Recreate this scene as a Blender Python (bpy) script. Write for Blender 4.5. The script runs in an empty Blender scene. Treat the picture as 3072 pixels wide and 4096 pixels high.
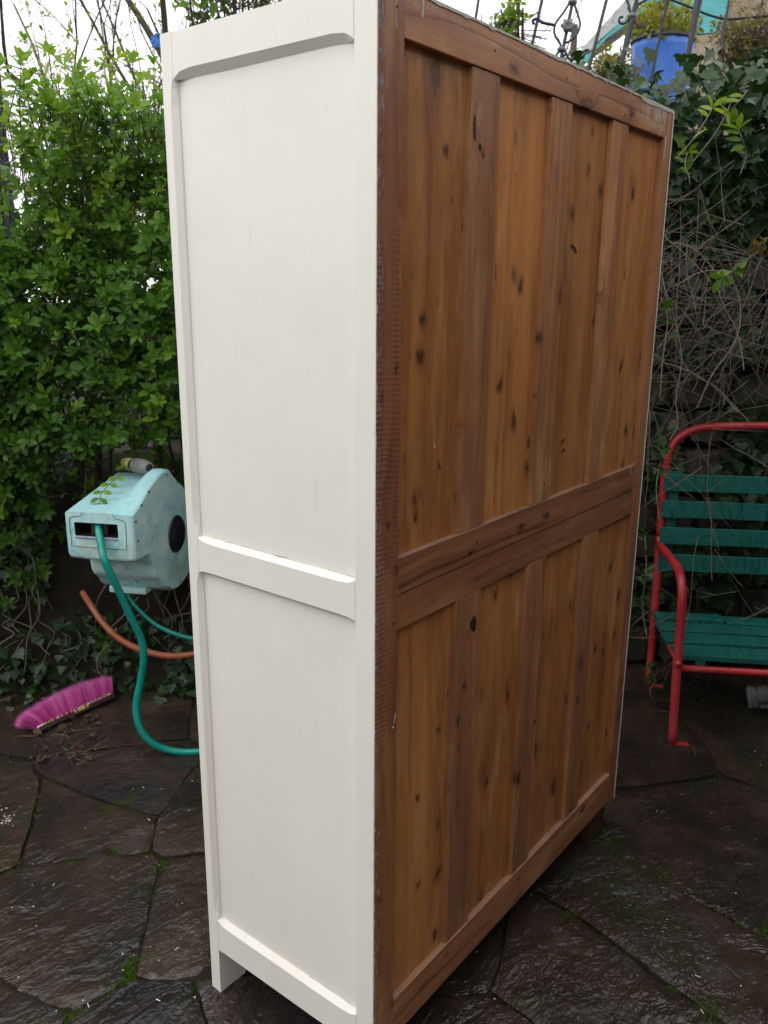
import bpy, bmesh, math, random
import numpy as np
from mathutils import Vector, Matrix, noise
from mathutils.geometry import delaunay_2d_cdt
R_ = math.radians
random.seed(7)
rng = np.random.default_rng(7)
SC = bpy.context.scene
COL = SC.collection

# ------------------------------------------------------------------ camera
FPX = 3357.95                      # focal length in pixels of the 3072 x 4096 photograph
CAM = Vector((-0.97163, -0.78194, 1.49895))
FWD = Vector((0.75943698, 0.59785472, -0.25656424))
RGT = Vector((0.61997796, -0.78458911, 0.00687503))
UPV = Vector((0.19717, 0.16428, 0.96650))
cd = bpy.data.cameras.new('camera')
cam = bpy.data.objects.new('camera', cd); COL.objects.link(cam)
m = Matrix((RGT, UPV, -FWD)).transposed().to_4x4(); m.translation = CAM
cam.matrix_world = m
cd.sensor_fit = 'VERTICAL'; cd.sensor_height = 36.0; cd.sensor_width = 27.0
cd.lens = FPX / 4096 * 36
cd.clip_start = 0.05; cd.clip_end = 500
cd.dof.use_dof = True; cd.dof.focus_distance = 1.75; cd.dof.aperture_fstop = 8.0
SC.camera = cam

# ------------------------------------------------------------------ sky, sun, exposure
SUN_EL, SUN_AZ = 52.0, 158.0       # direction the light comes from (azimuth counter-clockwise from +X)
w = bpy.data.worlds.new('World'); SC.world = w; w.use_nodes = True
nt = w.node_tree; nt.nodes.clear()
out = nt.nodes.new('ShaderNodeOutputWorld'); bg = nt.nodes.new('ShaderNodeBackground')
sky = nt.nodes.new('ShaderNodeTexSky'); sky.sky_type = 'NISHITA'; sky.sun_disc = False
sky.sun_elevation = R_(SUN_EL); sky.sun_rotation = R_(90 - SUN_AZ)
sky.air_density = 1.0; sky.dust_density = 2.0
tc = nt.nodes.new('ShaderNodeTexCoord')
nz = nt.nodes.new('ShaderNodeTexNoise'); nz.inputs['Scale'].default_value = 2.2; nz.inputs['Detail'].default_value = 6
cr = nt.nodes.new('ShaderNodeMapRange'); cr.inputs[1].default_value = .25; cr.inputs[2].default_value = .7
cr.inputs[3].default_value = .8; cr.inputs[4].default_value = 1.0
mx = nt.nodes.new('ShaderNodeMix'); mx.data_type = 'RGBA'; mx.clamp_factor = False
mx.inputs[7].default_value = (18.6, 18.6, 18.6, 1)      # bright even cloud layer
nt.links.new(tc.outputs['Generated'], nz.inputs['Vector'])
nt.links.new(nz.outputs[0], cr.inputs[0]); nt.links.new(cr.outputs[0], mx.inputs[0])
nt.links.new(sky.outputs[0], mx.inputs[6]); nt.links.new(mx.outputs[2], bg.inputs[0])
bg.inputs[1].default_value = 0.10
nt.links.new(bg.outputs[0], out.inputs[0])
sd = bpy.data.lights.new('sun', 'SUN'); sun = bpy.data.objects.new('sun', sd); COL.objects.link(sun)
sd.energy = 0.9; sd.angle = R_(40); sd.color = (1, .97, .92)
dv = Vector((math.cos(R_(SUN_EL)) * math.cos(R_(SUN_AZ)), math.cos(R_(SUN_EL)) * math.sin(R_(SUN_AZ)), math.sin(R_(SUN_EL))))
sun.rotation_euler = dv.to_track_quat('Z', 'Y').to_euler()
vs = SC.view_settings
vs.view_transform = 'Standard'; vs.look = 'None'; vs.exposure = 0.0; vs.gamma = 1.0; vs.use_curve_mapping = False
SC.cycles.max_bounces = 6; SC.cycles.diffuse_bounces = 3; SC.cycles.transmission_bounces = 3
SC.cycles.use_adaptive_sampling = True

# ------------------------------------------------------------------ helpers
def at(u, v, D):
    """world point seen at pixel (u, v) of the photograph at depth D metres"""
    return CAM + (FWD + RGT * ((u - 1536) / FPX) - UPV * ((v - 2048) / FPX)) * D
def ground_at(u, v, z=0.0):
    d = FWD + RGT * ((u - 1536) / FPX) - UPV * ((v - 2048) / FPX)
    return CAM + d * ((z - CAM.z) / d.z)
def pix(P):
    d = Vector(P) - CAM; z = d.dot(FWD)
    return 1536 + FPX * d.dot(RGT) / z, 2048 - FPX * d.dot(UPV) / z, z
def tag(o, label=None, cat=None, group=None, kind=None):
    if label: o['label'] = label
    if cat: o['category'] = cat
    if group: o['group'] = group
    if kind: o['kind'] = kind
    return o
def empty(name, loc=(0, 0, 0), **k):
    o = bpy.data.objects.new(name, None); COL.objects.link(o); o.location = loc
    o.empty_display_size = .05
    return tag(o, **k)
def link(name, me, parent=None, kind=None, label=None):
    o = bpy.data.objects.new(name, me); COL.objects.link(o)
    if parent is not None:
        o.parent = parent
        o.matrix_parent_inverse = Matrix.Translation(-worldloc(parent))
    if kind: o['kind'] = kind
    if label: o['label'] = label
    return o
def worldloc(o):
    l = Vector(o.location)
    while o.parent is not None:
        l = l + o.matrix_parent_inverse.translation; o = o.parent; l = l + Vector(o.location)
    return l
def mesh(name, V, F, mats, smooth=False, midx=None):
    me = bpy.data.meshes.new(name)
    me.from_pydata([tuple(v) for v in V], [], [tuple(f) for f in F])
    for mt in (mats if isinstance(mats, (list, tuple)) else [mats]): me.materials.append(mt)
    if midx is not None: me.polygons.foreach_set('material_index', midx)
    if smooth: me.polygons.foreach_set('use_smooth', [True] * len(me.polygons))
    me.update()
    return me
def trimesh(name, V, F, mat, tint=None, smooth=False):
    """fast triangle mesh from arrays; tint = one value per vertex"""
    V = np.asarray(V, np.float32); F = np.asarray(F, np.int32)
    me = bpy.data.meshes.new(name)
    me.vertices.add(len(V)); me.vertices.foreach_set('co', V.ravel())
    me.loops.add(F.size); me.loops.foreach_set('vertex_index', F.ravel())
    me.polygons.add(len(F)); me.polygons.foreach_set('loop_start', np.arange(0, F.size, 3, dtype=np.int32))
    me.polygons.foreach_set('loop_total', np.full(len(F), 3, np.int32))
    if smooth: me.polygons.foreach_set('use_smooth', np.ones(len(F), bool))
    me.materials.append(mat)
    if tint is not None:
        a = me.attributes.new('tint', 'FLOAT', 'POINT'); a.data.foreach_set('value', np.asarray(tint, np.float32))
    me.update(calc_edges=True)
    return me
def bbox_mesh(name, x0, x1, y0, y1, z0, z1, mat, bev=.002, seg=2, M=None, jit=0):
    bm = bmesh.new()
    bmesh.ops.create_cube(bm, size=1)
    for v in bm.verts:
        v.co = Vector(((x0 + x1) / 2 + v.co.x * (x1 - x0), (y0 + y1) / 2 + v.co.y * (y1 - y0), (z0 + z1) / 2 + v.co.z * (z1 - z0)))
        if jit: v.co += Vector((random.uniform(-jit, jit), random.uniform(-jit, jit), random.uniform(-jit, jit)))
    if bev: bmesh.ops.bevel(bm, geom=list(bm.edges), offset=bev, segments=seg, affect='EDGES', profile=.5)
    if M is not None: bm.transform(M)
    me = bpy.data.meshes.new(name); bm.to_mesh(me); bm.free()
    me.materials.append(mat)
    return me
def smoothpath(pts, n=8):
    """Catmull-Rom through points"""
    P = [Vector(p) for p in pts]; P = [P[0] * 2 - P[1]] + P + [P[-1] * 2 - P[-2]]
    o = []
    for i in range(1, len(P) - 2):
        a, b, c, d = P[i - 1:i + 3]
        for k in range(n):
            t = k / n
            o.append(.5 * ((2 * b) + (c - a) * t + (2 * a - 5 * b + 4 * c - d) * t * t + (3 * b - a - 3 * c + d) * t ** 3))
    o.append(P[-2]); return o
def tube_geo(V, F, pts, rad, sides=8, cap=True, twist=0.0, squash=1.0):
    pts = [Vector(p) for p in pts]; n = len(pts)
    if not hasattr(rad, '__len__'): rad = [rad] * n
    t0 = (pts[1] - pts[0]).normalized()
    u = t0.orthogonal().normalized(); base = len(V)
    for i in range(n):
        t = (pts[min(i + 1, n - 1)] - pts[max(i - 1, 0)]).normalized()
        u = (u - t * u.dot(t))
        u = u.normalized() if u.length > 1e-6 else t.orthogonal().normalized()
        v = t.cross(u)
        for k in range(sides):
            a = 2 * math.pi * k / sides + twist * i
            V.append(pts[i] + (u * math.cos(a) + v * (math.sin(a) * squash)) * rad[i])
    for i in range(n - 1):
        for k in range(sides):
            a = base + i * sides + k; b = base + i * sides + (k + 1) % sides
            F.append((a, b, b + sides, a + sides))
    if cap:
        F.append(tuple(base + k for k in range(sides))[::-1]); F.append(tuple(base + (n - 1) * sides + k for k in range(sides)))
def tube(name, pts, rad, mat, parent=None, sides=12, **k):
    V, F = [], []; tube_geo(V, F, pts, rad, sides, **k)
    return link(name, mesh(name, V, F, mat, True), parent)

# ------------------------------------------------------------------ material helpers
def newmat(name):
    m = bpy.data.materials.new(name); m.use_nodes = True; m.node_tree.nodes.clear()
    N = m.node_tree.nodes; L = m.node_tree.links
    o = N.new('ShaderNodeOutputMaterial'); b = N.new('ShaderNodeBsdfPrincipled'); L.new(b.outputs[0], o.inputs[0])
    return m, N, L, b, o
class G:
    """tiny node-graph writer"""
    def __init__(s, N, L): s.N, s.L = N, L
    def val(s, x, sock):
        if isinstance(x, (int, float)): sock.default_value = x
        elif isinstance(x, (tuple, list)):
            sock.default_value = tuple(x) if len(x) == len(sock.default_value) else tuple(x) + (1,)
        else: s.L.new(x, sock)
    def math(s, op, a, b=0.0, c=None, clamp=False):
        n = s.N.new('ShaderNodeMath'); n.operation = op; n.use_clamp = clamp
        s.val(a, n.inputs[0]); s.val(b, n.inputs[1])
        if c is not None: s.val(c, n.inputs[2])
        return n.outputs[0]
    def coord(s, kind='Object'):
        return s.N.new('ShaderNodeTexCoord').outputs[kind]
    def geo(s, k='Position'): return s.N.new('ShaderNodeNewGeometry').outputs[k]
    def mapping(s, vec, scale=(1, 1, 1), loc=(0, 0, 0), rot=(0, 0, 0)):
        n = s.N.new('ShaderNodeMapping'); s.L.new(vec, n.inputs[0]); s.val(loc, n.inputs[1]); s.val(rot, n.inputs[2]); s.val(scale, n.inputs[3])
        return n.outputs[0]
    def vadd(s, a, b):
        n = s.N.new('ShaderNodeVectorMath'); n.operation = 'ADD'; s.val(a, n.inputs[0]); s.val(b, n.inputs[1]); return n.outputs[0]
    def noise(s, vec, scale=5, detail=4, rough=.5, dist=0, out=0):
        n = s.N.new('ShaderNodeTexNoise'); s.L.new(vec, n.inputs['Vector']); s.val(scale, n.inputs['Scale'])
        n.inputs['Detail'].default_value = detail; n.inputs['Roughness'].default_value = rough; n.inputs['Distortion'].default_value = dist
        return n.outputs[out]
    def voro(s, vec, scale=5, feature='F1', rand=1.0, dims='3D'):
        n = s.N.new('ShaderNodeTexVoronoi'); n.voronoi_dimensions = dims; n.feature = feature; s.L.new(vec, n.inputs['Vector']); n.inputs['Scale'].default_value = scale
        n.inputs['Randomness'].default_value = rand
        return n
    def ramp(s, f, stops, interp='LINEAR'):
        n = s.N.new('ShaderNodeValToRGB'); n.color_ramp.interpolation = interp; s.val(f, n.inputs[0])
        e = n.color_ramp.elements
        while len(e) < len(stops): e.new(.5)
        for i, (p, c) in enumerate(stops):
            e[i].position = p; e[i].color = (c, c, c, 1) if isinstance(c, (int, float)) else tuple(c) + (1,)
        return n.outputs[0]
    def mr(s, f, a, b, c=0.0, d=1.0):
        n = s.N.new('ShaderNodeMapRange'); s.val(f, n.inputs[0])
        for i, v in enumerate((a, b, c, d)): n.inputs[i + 1].default_value = v
        return n.outputs[0]
    def mix(s, f, a, b, mode='MIX'):
        n = s.N.new('ShaderNodeMix'); n.data_type = 'RGBA'; n.blend_type = mode
        s.val(f, n.inputs[0]); s.val(a, n.inputs[6]); s.val(b, n.inputs[7]); return n.outputs[2]
    def sep(s, vec):
        n = s.N.new('ShaderNodeSeparateXYZ'); s.L.new(vec, n.inputs[0]); return n.outputs
    def comb(s, x, y, z):
        n = s.N.new('ShaderNodeCombineXYZ'); s.val(x, n.inputs[0]); s.val(y, n.inputs[1]); s.val(z, n.inputs[2]); return n.outputs[0]
    def bump(s, h, strength=.3, dist=.01, normal=None):
        n = s.N.new('ShaderNodeBump'); n.inputs['Strength'].default_value = strength; n.inputs['Distance'].default_value = dist
        s.L.new(h, n.inputs['Height'])
        if normal is not None: s.L.new(normal, n.inputs['Normal'])
        return n.outputs[0]
    def attr(s, name):
        n = s.N.new('ShaderNodeAttribute'); n.attribute_name = name; return n.outputs
    def rnd(s): return s.N.new('ShaderNodeObjectInfo').outputs['Random']
def simple(name, col, rough=.5, metal=0, var=.25, scale=30, bump=.15, spec=.5, col2=None, dist=.002, coord='Object'):
    m, N, L, b, o = newmat(name); g = G(N, L); c = g.coord(coord)
    n = g.noise(c, scale, 5, .6)
    c2 = col2 or tuple(x * (1 - var) for x in col)
    L.new(g.mix(g.ramp(n, [(.35, 0.), (.65, 1.)]), c2, col), b.inputs['Base Color'])
    L.new(g.mr(g.noise(c, scale * 1.7, 3), .3, .7, rough * .8, min(1, rough * 1.2)), b.inputs['Roughness'])
    b.inputs['Metallic'].default_value = metal; b.inputs['Specular IOR Level'].default_value = spec
    if bump: L.new(g.bump(g.noise(c, scale * 3, 4), bump, dist), b.inputs['Normal'])
    return m
def leafmat(name, ramp_stops, transl=.35, rough=.4, spec=.35):
    m, N, L, b, o = newmat(name); g = G(N, L)
    t = g.attr('tint')[2]
    col = g.ramp(t, ramp_stops)
    n = g.noise(g.geo(), 60, 3)
    col = g.mix(g.mr(n, .3, .7, .0, .35), col, (.02, .03, .005))
    L.new(col, b.inputs['Base Color']); b.inputs['Roughness'].default_value = rough; b.inputs['Specular IOR Level'].default_value = spec
    tr = N.new('ShaderNodeBsdfTranslucent'); L.new(g.mix(1.0, col, (1.3, 1.35, .5), 'MULTIPLY'), tr.inputs[0])
    mxs = N.new('ShaderNodeMixShader'); mxs.inputs[0].default_value = transl
    L.new(b.outputs[0], mxs.inputs[1]); L.new(tr.outputs[0], mxs.inputs[2]); L.new(mxs.outputs[0], o.inputs[0])
    return m

def woodmat(name, light, mid, dark, axis='z', freq=55, knots=True, knotamt=.5, saw=False, gloss=.38, line=.6, blotch=.5):
    m, N, L, b, o = newmat(name); g = G(N, L)
    P = g.coord(); r = g.rnd()
    x, y, z = g.sep(P)
    a, l = (x, z) if axis == 'z' else (z, x)       # across, along the grain
    off = g.math('MULTIPLY', r, 37.0)
    ao = g.math('ADD', a, off); lo = g.math('ADD', l, g.math('MULTIPLY', r, 11.0))
    # knots: sparse cells, long along the board
    kv = g.comb(g.math('MULTIPLY', ao, 9.0), g.math('MULTIPLY', lo, 4.2), 0.0)
    kw = g.noise(kv, 3.4, 4, .6, 0, 1)
    kvw = g.vadd(kv, g.mapping(kw, (.22, .30, 0)))
    vo = g.voro(kvw, 1.0, dims='2D')
    d = vo.outputs['Distance']; cc = g.sep(vo.outputs['Color'])
    present = g.math('GREATER_THAN', cc[0], 1 - knotamt) if knots else 0.0
    size = g.mr(g.math('POWER', cc[1], 1.6), 0, 1, .32, .95)
    dn = g.math('DIVIDE', d, size)
    halo = g.math('MULTIPLY', g.math('EXPONENT', g.math('MULTIPLY', g.math('POWER', g.math('DIVIDE', dn, .26), 2.0), -1.0)), present)
    core = g.math('MULTIPLY', g.mr(dn, .07, .115, 1, 0), present)
    # cathedral grain coordinate
    warp = g.noise(g.comb(g.math('MULTIPLY', ao, 5.0), y, g.math('MULTIPLY', lo, .9)), 1.6, 3, .5)
    u = g.math('ADD', g.math('ADD', g.math('MULTIPLY', ao, freq), g.math('MULTIPLY', warp, freq * .11)), g.math('MULTIPLY', halo, 2.4))
    rings = g.noise(g.comb(u, 0.0, g.math('MULTIPLY', lo, .5)), 1.0, 3, .65)
    fr = g.math('ABSOLUTE', g.math('SUBTRACT', g.math('FRACT', g.math('MULTIPLY', u, .42)), .5))
    ln = g.math('MULTIPLY', g.mr(fr, .0, .13, 1, 0), g.mr(g.noise(g.comb(g.math('MULTIPLY', u, .35), 3.0, g.math('MULTIPLY', lo, 1.6)), 1, 2), .42, .62, 0, 1))
    fib = g.noise(g.comb(g.math('MULTIPLY', ao, 420), y, g.math('MULTIPLY', lo, 9)), 1.0, 3, .6)
    base = g.mix(g.mr(rings, .32, .68, 0, 1), mid, light)
    base = g.mix(g.math('MULTIPLY', ln, line), base, dark)
    base = g.mix(g.mr(fib, .35, .75, 0, .30), base, dark)
    # large stains and weathered patches
    bl = g.noise(g.comb(g.math('MULTIPLY', ao, 6.0), y, g.math('MULTIPLY', lo, 1.9)), 1.0, 5, .62)
    base = g.mix(g.mr(bl, .48, .78, 0, blotch), base, tuple(.62 * c for c in dark))
    bl2 = g.noise(g.comb(g.math('MULTIPLY', ao, 11.0), 5.0, g.math('MULTIPLY', lo, 2.6)), 1.0, 4, .6)
    base = g.mix(g.mr(bl2, .5, .8, 0, .35), base, (.17, .105, .07))
    bl3 = g.noise(g.comb(g.math('MULTIPLY', ao, 15.0), g.math('MULTIPLY', lo, 3.1), 13.0), 1.0, 5, .65)
    base = g.mix(g.mr(bl3, .52, .70, 0, .60), base, (.62, .36, .16))
    sharp = g.noise(g.comb(g.math('MULTIPLY', u, 1.9), g.math('MULTIPLY', lo, .8), 4.0), 1.0, 2, .5)
    base = g.mix(g.math('MULTIPLY', g.mr(sharp, .56, .60, 0, 1), g.mr(bl3, .3, .6, .45, .05)), base, dark)
    # short dark marks beside the knots
    mk = g.noise(g.comb(g.math('MULTIPLY', ao, 60.0), 9.0, g.math('MULTIPLY', lo, 17.0)), 1.0, 2, .5)
    base = g.mix(g.mr(mk, .665, .74, 0, .8), base, (.022, .010, .005))
    base = g.mix(g.math('MULTIPLY', halo, .55), base, tuple(c * .7 for c in dark))
    kr = g.noise(g.comb(g.math('MULTIPLY', dn, 60.), 0.0, 0.0), 1.0, 2)
    base = g.mix(g.math('MULTIPLY', core, g.mr(kr, .3, .7, .35, .8)), base, (.065, .026, .014))
    rim = g.math('MULTIPLY', g.math('MULTIPLY', g.mr(dn, .065, .095, 0, 1), g.mr(dn, .10, .125, 1, 0)), present)
    base = g.mix(g.math('MULTIPLY', rim, .5), base, (.030, .013, .008))
    sm_ = g.noise(g.comb(g.math('MULTIPLY', ao, 26.0), g.math('MULTIPLY', lo, 7.0), 2.0), 1.0, 4, .65)
    base = g.mix(g.math('MULTIPLY', g.mr(sm_, .56, .72, 0, .85), g.mr(halo, .02, .5, .42, 1)), base, (.060, .022, .011))
    stv = g.noise(g.comb(g.math('MULTIPLY', ao, 19.0), g.math('MULTIPLY', lo, .7), 6.0), 1.0, 3, .55)
    base = g.mix(g.mr(stv, .48, .70, 0, .45), base, (.20, .072, .030))
    stw = g.noise(g.comb(g.math('MULTIPLY', ao, 11.0), g.math('MULTIPLY', lo, .8), 16.0), 1.0, 2, .55)
    base = g.mix(g.mr(stw, .50, .70, 0, .40), base, tuple(min(.75, c * 1.25) for c in light))
    if axis == 'x':
        ws_ = g.math('MULTIPLY', g.math('MULTIPLY', g.mr(x, .86, .97, 0, 1), g.mr(z, 1.83, 1.86, 0, 1)), g.mr(g.noise(g.mapping(P, (60, 1, 28)), 1, 5, .75), .46, .62, 0, .75))
        base = g.mix(ws_, base, (.46, .43, .40))
        wt = g.math('MULTIPLY', g.mr(z, 1.862, 1.896, 0, 1), g.mr(g.noise(g.mapping(P, (34, 1, 40)), 1, 5, .75), .50, .66, 0, .6))
        base = g.mix(wt, base, (.42, .37, .33))
    if knots:
        k2 = g.voro(g.vadd(g.comb(g.math('MULTIPLY', ao, 16.0), g.math('MULTIPLY', lo, 10.5), 0.0), g.mapping(g.noise(g.comb(g.math('MULTIPLY', ao, 60.0), g.math('MULTIPLY', lo, 30.0), 1.0), 1.0, 3, .6, 0, 1), (.42, .42, 0))), 1.0, dims='2D')
        c2 = g.sep(k2.outputs['Color']); pr = g.math('GREATER_THAN', c2[0], 1 - knotamt * .34)
        d2 = g.math('DIVIDE', k2.outputs['Distance'], g.mr(c2[1], 0, 1, .5, 1.3))
        base = g.mix(g.math('MULTIPLY', g.mr(d2, .10, .30, .5, 0), pr), base, tuple(c * .8 for c in dark))
        base = g.mix(g.math('MULTIPLY', g.mr(g.math('ADD', d2, g.math('MULTIPLY', g.math('SUBTRACT', g.noise(g.comb(g.math('MULTIPLY', ao, 140.0), g.math('MULTIPLY', lo, 90.0), 2.0), 1.0, 3, .6), .5), .16)), .05, .16, .8, 0), pr), base, (.045, .018, .010))
    # each board has its own tone
    base = g.mix(1.0, base, g.ramp(g.math('FRACT', g.math('MULTIPLY', r, 91.7)), [(0, (.76, .73, .74)), (.5, (1, .98, .95)), (1, (1.16, 1.14, 1.1))]), 'MULTIPLY')
    nz = g.sep(g.geo('Normal'))[2]
    dust = g.math('MULTIPLY', g.mr(nz, .5, .9, 0, 1), g.mr(g.noise(P, 60, 4), .3, .6, .35, 1))
    base = g.mix(g.math('MULTIPLY', dust, .45), base, (.26, .23, .19))
    h = g.math('ADD', g.math('MULTIPLY', fib, .5), g.math('MULTIPLY', rings, .5))
    h = g.math('SUBTRACT', h, g.math('MULTIPLY', ln, .5)); h = g.math('SUBTRACT', h, g.math('MULTIPLY', core, .8))
    if saw:
        jag = g.noise(P, 14, 3)
        ridge = g.math('ABSOLUTE', g.math('SUBTRACT', g.math('FRACT', g.math('ADD', g.math('MULTIPLY', z, 120.0), g.math('ADD', g.math('MULTIPLY', jag, 2.2), g.math('MULTIPLY', x, 14.0)))), .5))
        zone = g.math('MULTIPLY', g.mr(g.noise(g.comb(g.math('MULTIPLY', x, 14), 0.0, g.math('MULTIPLY', z, 4.5)), 1.0, 3), .38, .58, .1, 1),
                      g.math('MULTIPLY', g.mr(z, .72, .82, 0, 1), g.mr(z, 1.5, 1.75, 1, .12)))
        rz = g.math('MULTIPLY', ridge, zone)
        h = g.math('ADD', h, g.math('MULTIPLY', rz, 1.7))
        base = g.mix(g.math('MULTIPLY', g.mr(ridge, .0, .14, 1, 0), g.math('MULTIPLY', zone, .5)), base, (.05, .022, .016))
        vl = g.math('ABSOLUTE', g.math('SUBTRACT', g.math('FRACT', g.math('ADD', g.math('MULTIPLY', x, 88.0), g.math('MULTIPLY', jag, .7))), .5))
        base = g.mix(g.math('MULTIPLY', g.mr(vl, .0, .12, 1, 0), g.math('MULTIPLY', zone, .45)), base, (.05, .022, .016))
        # white paint that crept over the arris and caught on the saw ridges
        edge = g.math('SUBTRACT', 1.0, g.math('DIVIDE', x, g.mr(g.noise(g.comb(0.0, 0.0, z), 9, 3), .3, .7, .010, .026)), clamp=True)
        sp = g.noise(g.comb(g.math('MULTIPLY', x, 260), 0.0, g.math('MULTIPLY', z, 60)), 1.0, 4, .7)
        sp = g.math('MAXIMUM', g.mr(sp, .52, .62, 0, .85), g.math('MULTIPLY', g.mr(ridge, .38, .46, 0, 1), g.math('MULTIPLY', zone, g.mr(x, .006, .020, 1, 0))))
        base = g.mix(g.math('MULTIPLY', g.mr(edge, .02, .45, 0, 1), sp), base, (.55, .52, .48))
        base = g.mix(g.math('MULTIPLY', g.mr(edge, .0, .3, 0, .5), g.mr(z, .6, .9, .15, 1)), base, (.09, .062, .055))
    L.new(base, b.inputs['Base Color'])
    L.new(g.mr(g.noise(P, 18, 4), .3, .7, gloss * .75, gloss * 1.35), b.inputs['Roughness'])
    b.inputs['Specular IOR Level'].default_value = .5
    L.new(g.bump(h, .45, .0012), b.inputs['Normal'])
    return m

# materials -----------------------------------------------------------------
def whitepaint():
    m, N, L, b, o = newmat('white_paint'); g = G(N, L); P = g.coord(); x, y, z = g.sep(P)
    base = g.mix(g.mr(g.noise(P, 3.2, 5, .6), .35, .7, 0, 1), (.83, .803, .750), (.785, .76, .71))
    vb = g.noise(g.mapping(P, (90, 90, 1.6)), 1, 4, .6)
    base = g.mix(g.mr(vb, .45, .75, 0, .10), base, (.70, .69, .665))
    st = g.noise(g.mapping(P, (1.0, 2.6, 1.1)), 1.3, 3, .5)
    base = g.mix(g.mr(st, .52, .72, 0, .45), base, (.80, .735, .66))
    sc = g.noise(g.mapping(P, (30, 90, 9)), 1, 4, .7)
    base = g.mix(g.mr(sc, .66, .80, 0, .45), base, (.42, .38, .33))
    fl = g.noise(P, 95, 2)
    base = g.mix(g.mr(fl, .785, .81, 0, .7), base, (.20, .17, .14))
    L.new(base, b.inputs['Base Color'])
    L.new(g.mr(g.noise(P, 9, 4), .3, .7, .30, .50), b.inputs['Roughness']); b.inputs['Specular IOR Level'].default_value = .42
    br = g.noise(g.mapping(P, (300, 300, 12)), 1, 3, .5)
    br2 = g.noise(g.mapping(P, (12, 300, 300)), 1, 3, .5)
    h = g.math('ADD', br, g.math('MULTIPLY', g.noise(P, 22, 4), 2.2))
    L.new(g.bump(h, .16, .001), b.inputs['Normal'])
    return m
M = {}
M['white'] = whitepaint()
M['dripwhite'] = simple('dripped_paint', (.62, .59, .52), .5, var=.3, scale=80)
M['panel'] = woodmat('pine_panel', (.54, .232, .075), (.40, .150, .045), (.165, .056, .019), 'z', 55, True, .55)
M['frame_v'] = woodmat('stained_pine_upright', (.46, .212, .098), (.34, .145, .066), (.155, .060, .030), 'z', 75, True, .30, gloss=.42)
M['frame_h'] = woodmat('stained_pine_rail', (.45, .198, .088), (.31, .124, .056), (.105, .040, .021), 'x', 55, True, .38, gloss=.42, line=1.0)
M['stile'] = woodmat('sawn_pine_stile', (.36, .148, .068), (.24, .092, .044), (.105, .037, .020), 'z', 70, True, .22, saw=True)
M['dark'] = simple('dark_void', (.006, .006, .007), .7, bump=0)
M['reel'] = None

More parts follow.
